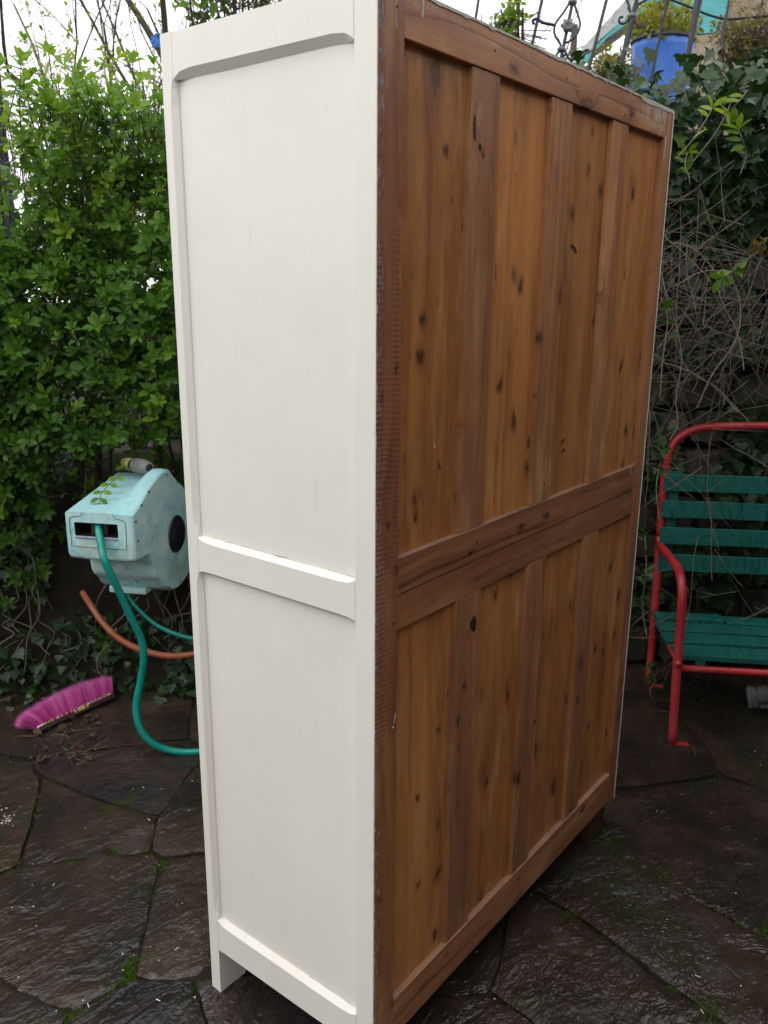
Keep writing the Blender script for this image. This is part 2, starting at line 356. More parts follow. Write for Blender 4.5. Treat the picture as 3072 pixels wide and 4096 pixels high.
# ------------------------------------------------------------------ THE GROUND
def groundmat():
    m, N, L, b, o = newmat('wet_soil'); g = G(N, L); P = g.geo()
    n = g.noise(P, 9, 6, .65)
    base = g.mix(g.mr(n, .3, .7), (.010, .008, .006), (.028, .022, .016))
    mo = g.noise(P, 2.3, 4, .6)
    base = g.mix(g.mr(mo, .50, .66, 0, .6), base, (.018, .030, .010))
    L.new(base, b.inputs['Base Color']); b.inputs['Roughness'].default_value = .85; b.inputs['Specular IOR Level'].default_value = .12
    L.new(g.bump(g.noise(P, 60, 6, .7), .8, .01), b.inputs['Normal'])
    return m
def slatemat():
    m, N, L, b, o = newmat('wet_slate'); g = G(N, L); P = g.geo(); r = g.rnd()
    off = g.comb(g.math('MULTIPLY', r, 30.0), g.math('MULTIPLY', r, 17.0), 0.0)
    Q = g.vadd(P, off)
    n1 = g.noise(Q, 3.0, 6, .62, .6); n2 = g.noise(Q, 11, 5, .6, .4)
    base = g.ramp(n1, [(.28, (.013, .012, .013)), (.42, (.023, .020, .018)), (.55, (.041, .028, .020)), (.70, (.062, .053, .046))])
    base = g.mix(g.mr(n2, .50, .72, 0, .65), base, (.022, .016, .012))
    base = g.mix(1.0, base, g.ramp(g.math('FRACT', g.math('MULTIPLY', r, 53.1)), [(0, (.85, .86, .98)), (.5, (1, .92, .85)), (1, (1.15, 1.1, 1.05))]), 'MULTIPLY')
    gr = g.noise(P, 1.7, 4, .6)
    base = g.mix(g.mr(gr, .56, .72, 0, .5), base, (.016, .030, .010))
    fl = g.voro(P, 40); keep = g.math('MULTIPLY', g.math('LESS_THAN', fl.outputs['Distance'], .09), g.math('GREATER_THAN', g.sep(fl.outputs['Color'])[0], .965))
    base = g.mix(keep, base, (.30, .29, .26))
    L.new(base, b.inputs['Base Color'])
    wet = g.noise(Q, 5, 4, .6)
    L.new(g.mr(wet, .35, .65, .10, .38), b.inputs['Roughness']); b.inputs['Specular IOR Level'].default_value = .48
    rot = g.mapping(Q, (1, 2.3, 1), rot=(0, 0, .7))
    lay = g.noise(rot, 7, 3.5, .55, .9)
    terr = g.math('MULTIPLY', g.math('FLOOR', g.math('MULTIPLY', lay, 9.0)), .11)
    h = g.math('ADD', g.math('MULTIPLY', terr, .45), lay)
    h = g.math('ADD', h, g.math('MULTIPLY', g.noise(g.mapping(Q, (1, 1.7, 1), rot=(0, 0, .5)), 13, 3, .55, 1.2), .42))
    chip = g.voro(g.vadd(g.mapping(Q, (1, 1.7, 1), rot=(0, 0, .6)), g.mapping(g.noise(Q, 12, 4, .6, 0, 1), (.09, .09, .09))), 24)
    h = g.math('ADD', h, g.math('MULTIPLY', g.sep(chip.outputs['Color'])[0], g.mr(g.noise(Q, 6, 3), .4, .62, 0, .22)))
    rid = g.math('ABSOLUTE', g.math('SUBTRACT', g.noise(g.mapping(Q, (1, 1.6, 1), rot=(0, 0, .8)), 30, 2.5, .5, .8), .5))
    h = g.math('ADD', h, g.math('MULTIPLY', g.math('MULTIPLY', rid, .75), g.mr(g.noise(Q, 3.2, 3, .6), .40, .62, .08, .85)))
    h = g.math('ADD', h, g.math('MULTIPLY', g.noise(Q, 110, 2, .5), .05))
    nb_ = g.bump(h, 1.0, .0135)
    L.new(nb_, b.inputs['Normal']); L.new(nb_, b.inputs['Coat Normal'])
    b.inputs['Coat IOR'].default_value = 1.45; b.inputs['Coat Roughness'].default_value = .10
    L.new(g.mr(g.noise(Q, 2.6, 4, .6), .38, .62, .0, .32), b.inputs['Coat Weight'])
    return m
M['soil'] = groundmat(); M['slate'] = slatemat()
gv = [(-80, -80, -.0085), (80, -80, -.0085), (80, 80, -.0085), (-80, 80, -.0085)]
gnd = tag(link('ground', mesh('ground', gv, [(0, 1, 2, 3)], M['soil'])), kind='structure')
# crazy paving: cells of a Voronoi diagram whose main seams lie where the photograph has them
SEEDS = [[0.175, 1.254], [-0.104, 0.938], [0.223, 0.587], [0.346, 1.297], [0.508, 0.945], [-0.04, 1.414], [-0.174, 0.315], [-0.079, 0.266],
         [-0.476, 0.875], [0.699, -0.167], [1.243, -0.251], [0.662, -0.159], [1.915, -0.206], [1.611, 0.171]]
GUARD = [(0, 3472), (140, 3450), (433, 3418), (595, 3415), (609, 3580), (561, 3817), (419, 3966), (300, 4060), (676, 3918), (845, 3901), (760, 4087), (466, 3222),
         (380, 3180), (696, 3175), (791, 3073), (2362, 3355), (2495, 3440), (2665, 3525), (2827, 3611), (3072, 3753), (2163, 3525), (2286, 3667), (2523, 3819), (2855, 4018)]
GP = [ground_at(*p).xy for p in GUARD]
seeds = [Vector(s) for s in SEEDS]; base_n = len(seeds)
for k in range(3000):
    p = Vector((random.uniform(-2.0, 3.8), random.uniform(-2.4, 3.0)))
    if min((p - s).length for s in seeds) < .40: continue
    if any((p - q).length < min((q - s).length for s in seeds[:base_n]) + .06 for q in GP): continue
    seeds.append(p)
def cell(i):
    c = seeds[i]; poly = [Vector(v) for v in ((-2.4, -2.8), (4.2, -2.8), (4.2, 3.4), (-2.4, 3.4))]
    for j, s in enumerate(seeds):
        if j == i or not poly: continue
        n = s - c; mpt = (s + c) / 2; out = []
        for a in range(len(poly)):
            p, q = poly[a], poly[(a + 1) % len(poly)]
            dp, dq = (p - mpt).dot(n), (q - mpt).dot(n)
            if dp <= 0: out.append(p)
            if (dp < 0) != (dq < 0): out.append(p.lerp(q, dp / (dp - dq)))
        poly = out
    return poly
def hgt(x, y, seed):
    p = Vector((x * 3.1, y * 3.1, seed * 3.7))
    h = noise.fractal(p, 1.0, 2.0, 5) * .0050
    h += .0030 * noise.noise(Vector((x * 15, y * 21, seed))) + .0016 * noise.noise(Vector((x * 34, y * 34, seed)))
    q = Vector((x * 5 + 3, y * 9, seed)); t = noise.noise(q) * 4
    return h + (math.floor(t) * .0012)
JOINTS = []
patio = empty('patio', (0, 0, 0)); tag(patio, kind='structure')
def point_in(p, poly):
    c = False; j = len(poly) - 1
    for i in range(len(poly)):
        if (poly[i].y > p.y) != (poly[j].y > p.y) and p.x < (poly[j].x - poly[i].x) * (p.y - poly[i].y) / (poly[j].y - poly[i].y) + poly[i].x: c = not c
        j = i
    return c
BACKQ = Vector((.83, 1.80, 0)); BN = Vector((.714, .70, 0)).normalized(); BD = Vector((BN.y, -BN.x, 0))   # back boundary line of the patio: point, outward normal, direction to the right
nslab = 0
for i in range(len(seeds)):
    poly = cell(i)
    if len(poly) < 3: continue
    c = seeds[i]
    if (Vector((c.x, c.y, 0)) - BACKQ).dot(BN) > .35: continue
    d = (Vector((c.x, c.y, 0)) - CAM).dot(FWD)
    if c.x < -1.9 or c.y < -2.3: continue
    # inset, then wander the edge
    cen = sum(poly, Vector((0, 0))) / len(poly)
    n = len(poly); ins = []
    gap = random.uniform(.0015, .005)
    for a in range(n):
        p, q = poly[a], poly[(a + 1) % n]; e = (q - p)
        if e.length < .02: continue
        steps = max(1, int(e.length / .028)); nn = Vector((-e.y, e.x)).normalized()
        for k in range(steps):
            t = k / steps; x = p + e * t
            wv = noise.noise(Vector((x.x * 5.2, x.y * 5.2, .3))) * .016 + noise.noise(Vector((x.x * 23, x.y * 23, 4))) * .005
            wv2 = noise.noise(Vector((x.x * 5.2, x.y * 5.2, 9.3))) * .016
            xx = x + Vector((wv, wv2))
            g2 = gap + .004 * noise.noise(Vector((x.x * 13, x.y * 13, i)))
            dist_c = min(t, 1 - t) * e.length
            xx = xx + nn * g2 + (cen - xx).normalized() * (.005 * max(0, 1 - dist_c / .05))
            ins.append(xx)
            if -1.4 < x.x < 3.4 and -1.4 < x.y < 2.6: JOINTS.append((x.x + wv, x.y + wv2))
    if len(ins) < 6: continue
    sp = .020 if d < 2.6 else (.035 if d < 3.4 else .07)
    pts = [Vector((p.x, p.y)) for p in ins]; ne = len(pts)
    xs = [p.x for p in ins]; ys = [p.y for p in ins]
    X = min(xs)
    while X < max(xs):
        Y = min(ys)
        while Y < max(ys):
            p = Vector((X + random.uniform(-.3, .3) * sp, Y + random.uniform(-.3, .3) * sp))
            if point_in(p, ins) and min((p - q).length for q in ins) > sp * .45: pts.append(p)
            Y += sp
        X += sp
    res = delaunay_2d_cdt(pts, [(k, (k + 1) % ne) for k in range(ne)], [], 1, 1e-5)
    vo, _, fa = res[0], res[1], res[2]
    if len(vo) != len(pts): ne = len([1 for _ in ins])
    lift = random.uniform(-.004, .004); tilt = Vector((random.uniform(-.008, .008), random.uniform(-.008, .008)))
    V = []; F = [tuple(f) for f in fa]
    bidx = [k for k in range(ne)]
    for k, p in enumerate(vo):
        z = hgt(p.x, p.y, i) + lift + tilt.dot(p - cen)
        if k < ne: z -= .001 + .003 * random.random()
        V.append((p.x, p.y, z))
    if len(vo) == len(pts):
        nb = len(V)
        for k in bidx: V.append(V[k])
        for k in bidx: V.append((V[k][0], V[k][1], -.03))
        for k in range(ne): F.append((nb + k, nb + ne + k, nb + ne + (k + 1) % ne, nb + (k + 1) % ne))
    me = mesh('paving_slab', V, F, M['slate'])
    bm = bmesh.new(); bm.from_mesh(me)
    for f_ in bm.faces:
        if abs(f_.normal.z) > .6 and f_.normal.z < 0: f_.normal_flip()
    bm.to_mesh(me); bm.free()
    me.polygons.foreach_set('use_smooth', [True] * len(me.polygons))
    link('paving_slab', me, patio); nslab += 1

# ------------------------------------------------------------------ THE WARDROBE
H, W, D = 1.90, 1.0918, 0.4594
ward = empty('wardrobe', (W / 2, D / 2, 0), label='tall white painted wardrobe with a bare pine back standing on wet paving', cat='wardrobe')
def wbox(name, x0, x1, y0, y1, z0, z1, mat, bev=.0015, **k):
    return link(name, bbox_mesh(name, x0, x1, y0, y1, z0, z1, mat, bev, **k), ward)
# ---- painted end (plane x = 0)
def end_stile(name, y0, y1, z0, z1, cham_in=None, wd=.022):
    """upright with a stopped chamfer on one long edge; cham_in = list of (z0,z1) runs"""
    V, F = [], []
    st = {z0, z1}
    for a, b in cham_in or []:
        st |= {a, a + .02, a + .045, b - .045, b - .02, b}
    st = sorted(st); c = .0090; inner_low = cham_in is not None
    for z in st:
        cz = 0
        for a, b in cham_in or []:
            if a < z < b: cz = c if min(z - a, b - z) > .03 else c * .72
        # ring: outer edge y1(away) .. inner edge y0
        V += [(0.0015, y1, z), (0, y1 - .0015, z), (0, y0 + cz, z), (cz, y0, z), (wd, y0, z), (wd, y1, z)]
    k = 6
    for i in range(len(st) - 1):
        for j in range(k):
            a = i * k + j; b = i * k + (j + 1) % k
            F.append((a, a + k, b + k, b))
    F.append(tuple(range(k))); F.append(tuple((len(st) - 1) * k + j for j in range(k))[::-1])
    me = mesh(name, V, F, M['white'])
    bm = bmesh.new(); bm.from_mesh(me); bmesh.ops.recalc_face_normals(bm, faces=bm.faces); bm.to_mesh(me); bm.free()
    return link(name, me, ward)
def end_rail(name, y0, y1, z0, z1, top=0, bot=0, wd=.022, x0=.0004):
    """rail with stopped chamfers along its top and/or bottom edge"""
    ys = sorted({y0, y0 + .004, y0 + .016, y0 + .040, (y0 + y1) / 2, y1 - .040, y1 - .016, y1 - .004, y1}); V, F = [], []
    for y in ys:
        e = min(y - y0, y1 - y); f = 0 if e < .003 else (.25 if e < .01 else (.78 if e < .02 else 1))
        t, bo = top * f, bot * f
        V += [(x0, y, z0 + bo), (x0 + bo * .9 + .0005, y, z0), (wd, y, z0), (wd, y, z1), (x0 + t * .9 + .0005, y, z1), (x0, y, z1 - t)]
    k = 6
    for i in range(len(ys) - 1):
        for j in range(k):
            a = i * k + j; b = i * k + (j + 1) % k
            F.append((a, b, b + k, a + k))
    F.append(tuple(range(k))); F.append(tuple((len(ys) - 1) * k + j for j in range(k)))
    me = mesh(name, V, F, M['white'])
    bm = bmesh.new(); bm.from_mesh(me); bmesh.ops.recalc_face_normals(bm, faces=bm.faces); bm.to_mesh(me); bm.free()
    return link(name, me, ward)
end_stile('stile', .4300, D, 0, H, [(1.046, 1.836), (.186, .978)])
wbox('stile', .0, .020, .0, .0415, 0, H, M['white'], .0018)
end_rail('top_rail', .0420, .4297, 1.829, H - .001, 0, .013)
end_rail('middle_rail', .0420, .4297, .9775, 1.046, .0085, .0035)
end_rail('bottom_rail', .0420, .4297, .113, .190, .0100, .001)
def end_panel(z0, z1):
    ny, nz_ = 12, 30; V, F = [], []
    for a in range(ny + 1):
        for b in range(nz_ + 1):
            y = .036 + a / ny * .402; z = z0 + b / nz_ * (z1 - z0)
            V.append((.0125 + .0009 * noise.noise(Vector((y * 5, z * 2.2, 1))) , y, z))
    for a in range(ny):
        for b in range(nz_):
            i = a * (nz_ + 1) + b; F.append((i, i + 1, i + nz_ + 2, i + nz_ + 1))
    link('end_panel', mesh('end_panel', V, F, M['white'], True), ward)
end_panel(1.03, 1.85); end_panel(.15, 1.0)
# hairline cracks of paint along the middle and bottom rails
def crack(name, y0, y1, z, x=.0118):
    V, F = [], []; n = 40
    for i in range(n + 1):
        y = y0 + (y1 - y0) * i / n; zz = z + .0012 * noise.noise(Vector((y * 60, z, 0))); t = .0006 * max(.12, noise.noise(Vector((y * 25, z, 5))) + .35)
        V += [(x, y, zz - t), (x, y, zz + t)]
    for i in range(n): F.append((2 * i, 2 * i + 1, 2 * i + 3, 2 * i + 2))
    link(name, mesh(name, V, F, M['dark']), ward)
crack('paint_crack', .05, .40, 1.0476, .0114); crack('paint_crack', .045, .17, .1915, .0114)
# white legs of the painted end: the stiles run down to them; the far one has depth
V = [(.001, .4303, 0), (.001, .4585, 0), (.052, .4585, 0), (.052, .4303, 0), (.001, .4303, .12), (.001, .4585, .12), (.075, .4585, .12), (.075, .4303, .12)]
link('leg', mesh('leg', [(x + .0205, y, z) for x, y, z in V], [(3, 2, 1, 0), (4, 5, 6, 7), (0, 1, 5, 4), (1, 2, 6, 5), (2, 3, 7, 6), (3, 0, 4, 7)], M['white']), ward)
wbox('leg', .0205, .058, .002, .040, 0, .112, M['frame_v'])
# ---- pine back (plane y = 0)
wbox('back_stile', .0008, .0585, -.0016, .021, .113, H - .002, M['stile'], .0012)
wbox('back_stile', 1.0455, W - .003, 0, .021, .105, H - .002, M['frame_v'], .0012)
wbox('back_rail', .0590, 1.0450, 0, .020, 1.836, H - .001, M['frame_h'], .0015)
wbox('back_rail', .0590, 1.0290, .0005, .019, 1.0146, 1.0772, M['frame_h'], .0012)
wbox('back_rail', .0590, 1.0450, .0024, .019, .9505, 1.0130, M['frame_h'], .0012)
wbox('back_rail', .0590, 1.0450, 0, .020, .1130, .2020, M['frame_h'], .0015)
wbox('filler_block', 1.0293, 1.0450, .002, .019, 1.0142, 1.08, M['frame_v'], .001)
mx_ = [(.2405, .3240), (.5060, .5860), (.7705, .8480)]
for z0, z1 in ((1.0776, 1.8355), (.2024, .9500)):
    for a, b in mx_: wbox('muntin', a, b, .0025, .018, z0, z1, M['frame_v'], .0012)
    xs = [.0590] + [v for p in mx_ for v in p] + [1.0450]
    for k in range(0, 8, 2):
        a, b = xs[k], xs[k + 1]
        mid_ = a + (b - a) * random.uniform(.42, .6)
        sg = 12; V, F = [], []          # a panel slightly cupped and wavy
        for i in range(sg + 1):
            for j in range(25):
                x = a - .004 + (b - a + .008) * i / sg; z = z0 - .01 + (z1 - z0 + .02) * j / 24
                V.append((x, .0125 + .0010 * noise.noise(Vector((x * 14, z * 1.5, k))), z))
        for i in range(sg):
            for j in range(24):
                q = i * 25 + j; F.append((q, q + 25, q + 26, q + 1))
        link('panel', mesh('panel', V, F, M['panel'], True), ward)
# shaving curl and splinters on the boards
GOUGE = True
# carcass: far end, front with two doors, top board, floor board
wbox('far_end_panel', W - .0028, W, .0, D - .020, .113, H - .001, M['white'], .0006)
wbox('far_end_stile', W - .019, W - .003, .0215, .05, .113, H - .002, M['white'], .001)
wbox('top_board', .021, W - .004, .022, D - .004, H - .022, H - .002, M['white'], .002)
wbox('floor_board', .023, W - .02, .022, D - .03, .125, .145, M['frame_h'], .001)
wbox('front_frame', .021, W, D - .019, D, .113, .19, M['white'])
wbox('front_frame', .021, W, D - .019, D, 1.82, H - .0225, M['white'])
wbox('front_frame', W - .05, W, D - .0195, D + .0005, .1905, 1.8195, M['white'])
for a, b in ((.024, .530), (.533, 1.040)):
    d_ = wbox('door', a, b, D - .018, D + .002, .192, 1.818, M['white'], .002)
    bm = bmesh.new(); bmesh.ops.create_uvsphere(bm, u_segments=16, v_segments=10, radius=.014)
    kx = b - .03 if a < .3 else a + .03
    bm.transform(Matrix.Translation((kx, D + .016, 1.0))); me = bpy.data.meshes.new('door_knob'); bm.to_mesh(me); bm.free(); me.materials.append(M['white'])
    link('door_knob', me, d_)
# far legs
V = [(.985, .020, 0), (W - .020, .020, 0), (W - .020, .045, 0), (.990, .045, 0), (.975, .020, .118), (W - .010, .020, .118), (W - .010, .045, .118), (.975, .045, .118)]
link('leg', mesh('leg', V, [(3, 2, 1, 0), (4, 5, 6, 7), (0, 1, 5, 4), (1, 2, 6, 5), (2, 3, 7, 6), (3, 0, 4, 7)], simple('shaded_foot_wood', (.085, .040, .024), .55, var=.5, scale=50)), ward)  # shade beneath the carcass is painted into this leg's dark colour
wbox('leg', W - .06, W - .004, D - .05, D - .0005, 0, .1125, M['white'])
wbox('paint_edge', W - .0027, W - .0016, -.0012, -.0002, .100, H - .004, M['white'], 0)
# runs of white paint along the top of the back
def drip(x, z, l, wd):
    V, F = [], []; n = 7
    for i in range(n + 1):
        t = i / n; ww = wd * (1 - .45 * t) * (1.35 if i == n - 1 else 1) * (.25 if i == n else 1); dx = .0012 * math.sin(t * 4 + x * 60)
        zz = z - l * t
        V += [(x + dx - ww, -.0002, zz), (x + dx, -.0002 - ww * .9, zz), (x + dx + ww, -.0002, zz)]
    for i in range(n):
        a = 3 * i; F += [(a, a + 1, a + 4, a + 3), (a + 1, a + 2, a + 5, a + 4)]
    link('paint_run', mesh('paint_run', V, F, M['dripwhite'], True), ward)
for x, l, wd in [(.928, .050, .0016), (.938, .036, .0012), (.951, .020, .0013), (.966, .016, .001), (.979, .058, .0014), (.988, .040, .0016), (.999, .030, .001), (1.006, .066, .0014), (1.021, .030, .0016),
                 (1.028, .024, .0013), (1.035, .045, .0012), (1.041, .030, .0016), (.5935, .020, .0022), (.1015, .030, .0022), (.84, .008, .002), (.72, .007, .0025), (.047, .030, .0022)]:
    drip(x, H - .001, l, wd)
drip(.0405, H, .062, .0028); drip(1.051, 1.84, .05, .0018); drip(1.066, 1.895, .06, .0012); drip(1.0105, 1.076, .022, .0012)
V, F = [], []; n = 240
for i in range(n + 1):
    x = .06 + (W - .008 - .06) * i / n
    d_ = .0035 + .0045 * max(0, noise.noise(Vector((x * 40, 0, 2)))) + .004 * max(0, noise.noise(Vector((x * 9, 5, 2)))) + (.004 if x > .9 else 0)
    V += [(x, -.0014, H - d_), (x, -.0016, H), (x, .010, H + .0006)]
for i in range(n):
    a = 3 * i; F += [(a, a + 3, a + 4, a + 1), (a + 1, a + 4, a + 5, a + 2)]
link('paint_crust', mesh('paint_crust', V, F, M['dripwhite']), ward)
# paint smears, filler and nail heads
def fleck(x, z, sx, sz, mat, ang=0, nm='paint_fleck', y=-.0008):
    n = 9; V = []
    for k in range(n):
        a = 2 * math.pi * k / n; r_ = random.uniform(.6, 1.1)
        px_, pz_ = math.cos(a) * sx * r_, math.sin(a) * sz * r_
        V.append((x + px_ * math.cos(ang) - pz_ * math.sin(ang), y, z + px_ * math.sin(ang) + pz_ * math.cos(ang)))
    V.append((x, y - .0008, z))
    link(nm, mesh(nm, V, [(k, (k + 1) % n, n) for k in range(n)], mat, True), ward)
fleck(.052, .795, .0018, .012, M['dripwhite'], -.25, y=-.0020); fleck(.048, .780, .004, .003, M['dripwhite'], 0, y=-.0020)
fleck(.306, .738, .003, .001, M['dripwhite'], .4, y=.0015); fleck(.170, 1.246, .002, .006, M['dripwhite'], 0, y=.010)
fleck(.520, .262, .004, .003, M['dripwhite'], .5, y=.001)
for x, z in ((.302, .884),): fleck(x, z, .0125, .021, simple('knot_wood', (.030, .018, .014), .55, var=.6, scale=200), 0, 'knot', y=.0022)
fleck(.262, 1.770, .0085, .030, simple('torn_wood', (.42, .24, .11), .7, var=.4, scale=120), -.12, 'torn_wood', y=.0022)
fleck(.250, 1.745, .0045, .026, simple('bark_pocket', (.028, .014, .009), .8, var=.4, scale=120), .1, 'bark_pocket', y=.0020)
fleck(.268, 1.722, .0040, .008, M['dark'], .3, 'bark_pocket', y=.0020)
for x, z, sx, sz, an in ((.636, 1.585, .008, .004, -.5), (.650, 1.578, .013, .0035, -.7), (.648, 1.19, .010, .003, .5), (.654, 1.17, .007, .004, .4)):
    fleck(x, z, sx, sz, M['dark'], an, 'resin_mark', y=.0105)
nailm = simple('rusty_nail', (.03, .018, .012), .6, .5)
for x, z in ((.04, 1.87), (.30, 1.868), (.55, 1.872), (.815, 1.85), (.30, 1.05), (.28, 1.035), (.553, 1.05), (.80, 1.045), (.30, .98), (.55, .985), (.29, .16), (.545, .15), (.81, .155), (.02, .45), (.045, .97), (.553, 1.115)):
    fleck(x, z, .0028, .0028, nailm, 0, 'nail_head', y=-.0006 if x > .06 else -.0022)

# ------------------------------------------------------------------ BENCH
M['redpaint'] = simple('red_tube_paint', (.42, .022, .030), .38, var=.35, scale=22, bump=.2, col2=(.24, .012, .016))
def redmat():
    m, N, L, b, o = newmat('red_tube_paint'); g = G(N, L); P = g.geo()
    n = g.noise(P, 14, 5, .65)
    base = g.mix(g.mr(n, .3, .7), (.27, .012, .018), (.46, .026, .034))
    fd = g.noise(P, 5, 3); base = g.mix(g.mr(fd, .5, .7, 0, .4), base, (.50, .075, .085))
    ch = g.noise(P, 75, 4, .6); mk = g.mr(ch, .67, .70, 0, 1)
    base = g.mix(mk, base, (.035, .016, .011)); L.new(base, b.inputs['Base Color'])
    L.new(g.mix(mk, g.mr(n, .3, .7, .28, .48), (.8, .8, .8)), b.inputs['Roughness'])
    L.new(g.bump(g.math('SUBTRACT', g.noise(P, 50, 4), mk), .35, .0015), b.inputs['Normal']); return m
M['redpaint'] = redmat()
def greenmat():
    m, N, L, b, o = newmat('green_slat_paint'); g = G(N, L); P = g.coord(); r = g.rnd()
    Q = g.vadd(P, g.comb(g.math('MULTIPLY', r, 9.0), 0.0, 0.0))
    n = g.noise(g.mapping(Q, (14, 80, 80)), 1, 5, .65)
    base = g.mix(g.mr(n, .3, .7), (.005, .082, .068), (.009, .135, .108))
    cr_ = g.noise(g.mapping(Q, (170, 12, 12)), 1, 3, .6); wv = g.noise(Q, 3, 2)
    cm = g.math('MULTIPLY', g.mr(cr_, .55, .64, 0, 1), g.mr(wv, .40, .55, .15, 1))
    base = g.mix(g.math('MULTIPLY', cm, .8), base, (.004, .03, .024))
    pk = g.noise(g.mapping(Q, (9, 30, 30)), 1, 5, .7)
    base = g.mix(g.mr(pk, .66, .72, 0, .8), base, (.16, .20, .20))
    base = g.mix(g.mr(g.noise(g.mapping(Q, (5, 5, 60)), 1, 4, .6), .5, .7, 0, .5), base, (.005, .075, .065))
    L.new(base, b.inputs['Base Color']); L.new(g.mr(n, .3, .7, .32, .55), b.inputs['Roughness'])
    L.new(g.bump(g.math('SUBTRACT', n, cm), .5, .002), b.inputs['Normal'])
    return m
M['green'] = greenmat()
F0 = Vector((1.6685, .0332, 0)); BA = Vector((.52209, -.85289, 0)); BB = Vector((.85289, .52209, 0)); UZ = Vector((0, 0, 1))
bench = empty('garden_bench', F0 + BA * .6 + BB * .22, label='garden bench with red tubular frame and green painted slats beside the wardrobe', cat='bench')
def bp(a, b, z): return F0 + BA * a + BB * b + UZ * z
BL = 1.25; TR = .0155
side = [(.0, .004), (.022, .15), (.045, .30), (.055, .42), (.066, .50), (.10, .553), (.165, .578), (.25, .577), (.36, .572), (.485, .565)]
for a in (0.0, BL):
    tube('front_leg', smoothpath([bp(a, b, z) for b, z in side], 4), TR, M['redpaint'], bench, 14)
    tube('rear_leg', smoothpath([bp(a, .440, .004), bp(a, .450, .20), bp(a, .462, .34), bp(a, .476, .50), bp(a, .490, .60)], 4), TR, M['redpaint'], bench, 14)
    for b in (0.0, .44):
        me = bbox_mesh('foot_plate', -.012, .055, -.012, .014, 0, .004, M['redpaint'], .001, M=Matrix.Translation(bp(a, b, 0)) @ Matrix((BA, BB, UZ)).transposed().to_4x4())
        link('foot_plate', me, bench)
    V, F = [], []; tube_geo(V, F, [bp(a, .02, .285), bp(a, .445, .285)], .010, 8)
    link('side_bar', mesh('side_bar', V, F, M['redpaint'], True), bench)
arc = [bp(0, .490, .60), bp(0, .502, .72), bp(.002, .510, .84), bp(.010, .514, .91), bp(.035, .518, .965), bp(.085, .521, 1.000), bp(.16, .523, 1.015), bp(.30, .524, 1.022), bp(.62, .525, 1.028)]
arc += [bp(BL - (q - F0).dot(BA), (q - F0).dot(BB), q.z) for q in arc[-2::-1]]
tube('back_hoop', smoothpath(arc, 5), TR, M['redpaint'], bench, 14)
tube('front_rail', [bp(.012, .045, .262), bp(BL - .012, .045, .262)], .0115, M['redpaint'], bench, 12)
MB_ = Matrix((BA, BB, UZ)).transposed().to_4x4()
def slat(z, b, h, t, lean, a0=-.005, a1=BL + .005, nm='back_slat', j=.0015):
    nseg = 26; V, F = [], []
    for i in range(nseg + 1):
        a = a0 + (a1 - a0) * i / nseg + (random.uniform(-.002, .002) if i in (0, nseg) else 0)
        wob = .0015 * noise.noise(Vector((a * 6, z * 9, b * 9)))
        for db, dz in ((-t / 2, -h / 2), (-t / 2, h / 2), (t / 2, h / 2), (t / 2, -h / 2)):
            q = bp(a, b + db * math.cos(lean) + dz * math.sin(lean) + wob, z + dz * math.cos(lean) - db * math.sin(lean) + random.uniform(-j, j) * .3 + wob)
            V.append(q)
    for i in range(nseg):
        for k in range(4):
            p = i * 4 + k; q = i * 4 + (k + 1) % 4; F.append((p, p + 4, q + 4, q))
    F.append((0, 1, 2, 3)); F.append(tuple(nseg * 4 + k for k in (3, 2, 1, 0)))
    me = mesh(nm, V, F, M['green'])
    bm = bmesh.new(); bm.from_mesh(me); bmesh.ops.recalc_face_normals(bm, faces=bm.faces); bm.to_mesh(me); bm.free()
    o = link(nm, me, bench)
    md = o.modifiers.new('bevel', 'BEVEL'); md.width = .002; md.segments = 2; md.limit_method = 'ANGLE'
    return o
for z in (.810, .7095, .607, .5035): slat(z, .474 + (z - .65) * .06, .064, .014, .06)
slat(.308, .395, .018, .070, .05, -.012, .235, nm='seat_slat'); slat(.303, .390, .018, .066, -.04, .240, BL, nm='seat_slat')
slat(.302, .300, .018, .080, 0, -.015, nm='seat_slat'); slat(.300, .205, .018, .080, 0, -.015, nm='seat_slat'); slat(.299, .095, .020, .094, .03, -.004, nm='seat_slat')
for a in (.018, BL - .055):
    me = bbox_mesh('backrest_strap', a, a + .036, .489, .502, .465, .85, M['green'], .002, M=Matrix.Translation(F0) @ MB_)
    link('backrest_strap', me, bench)
for a in (.06, BL - .1):
    me = bbox_mesh('seat_bearer', a, a + .035, .05, .43, .272, .2895, M['green'], .002, M=Matrix.Translation(F0) @ MB_)
    link('seat_bearer', me, bench)

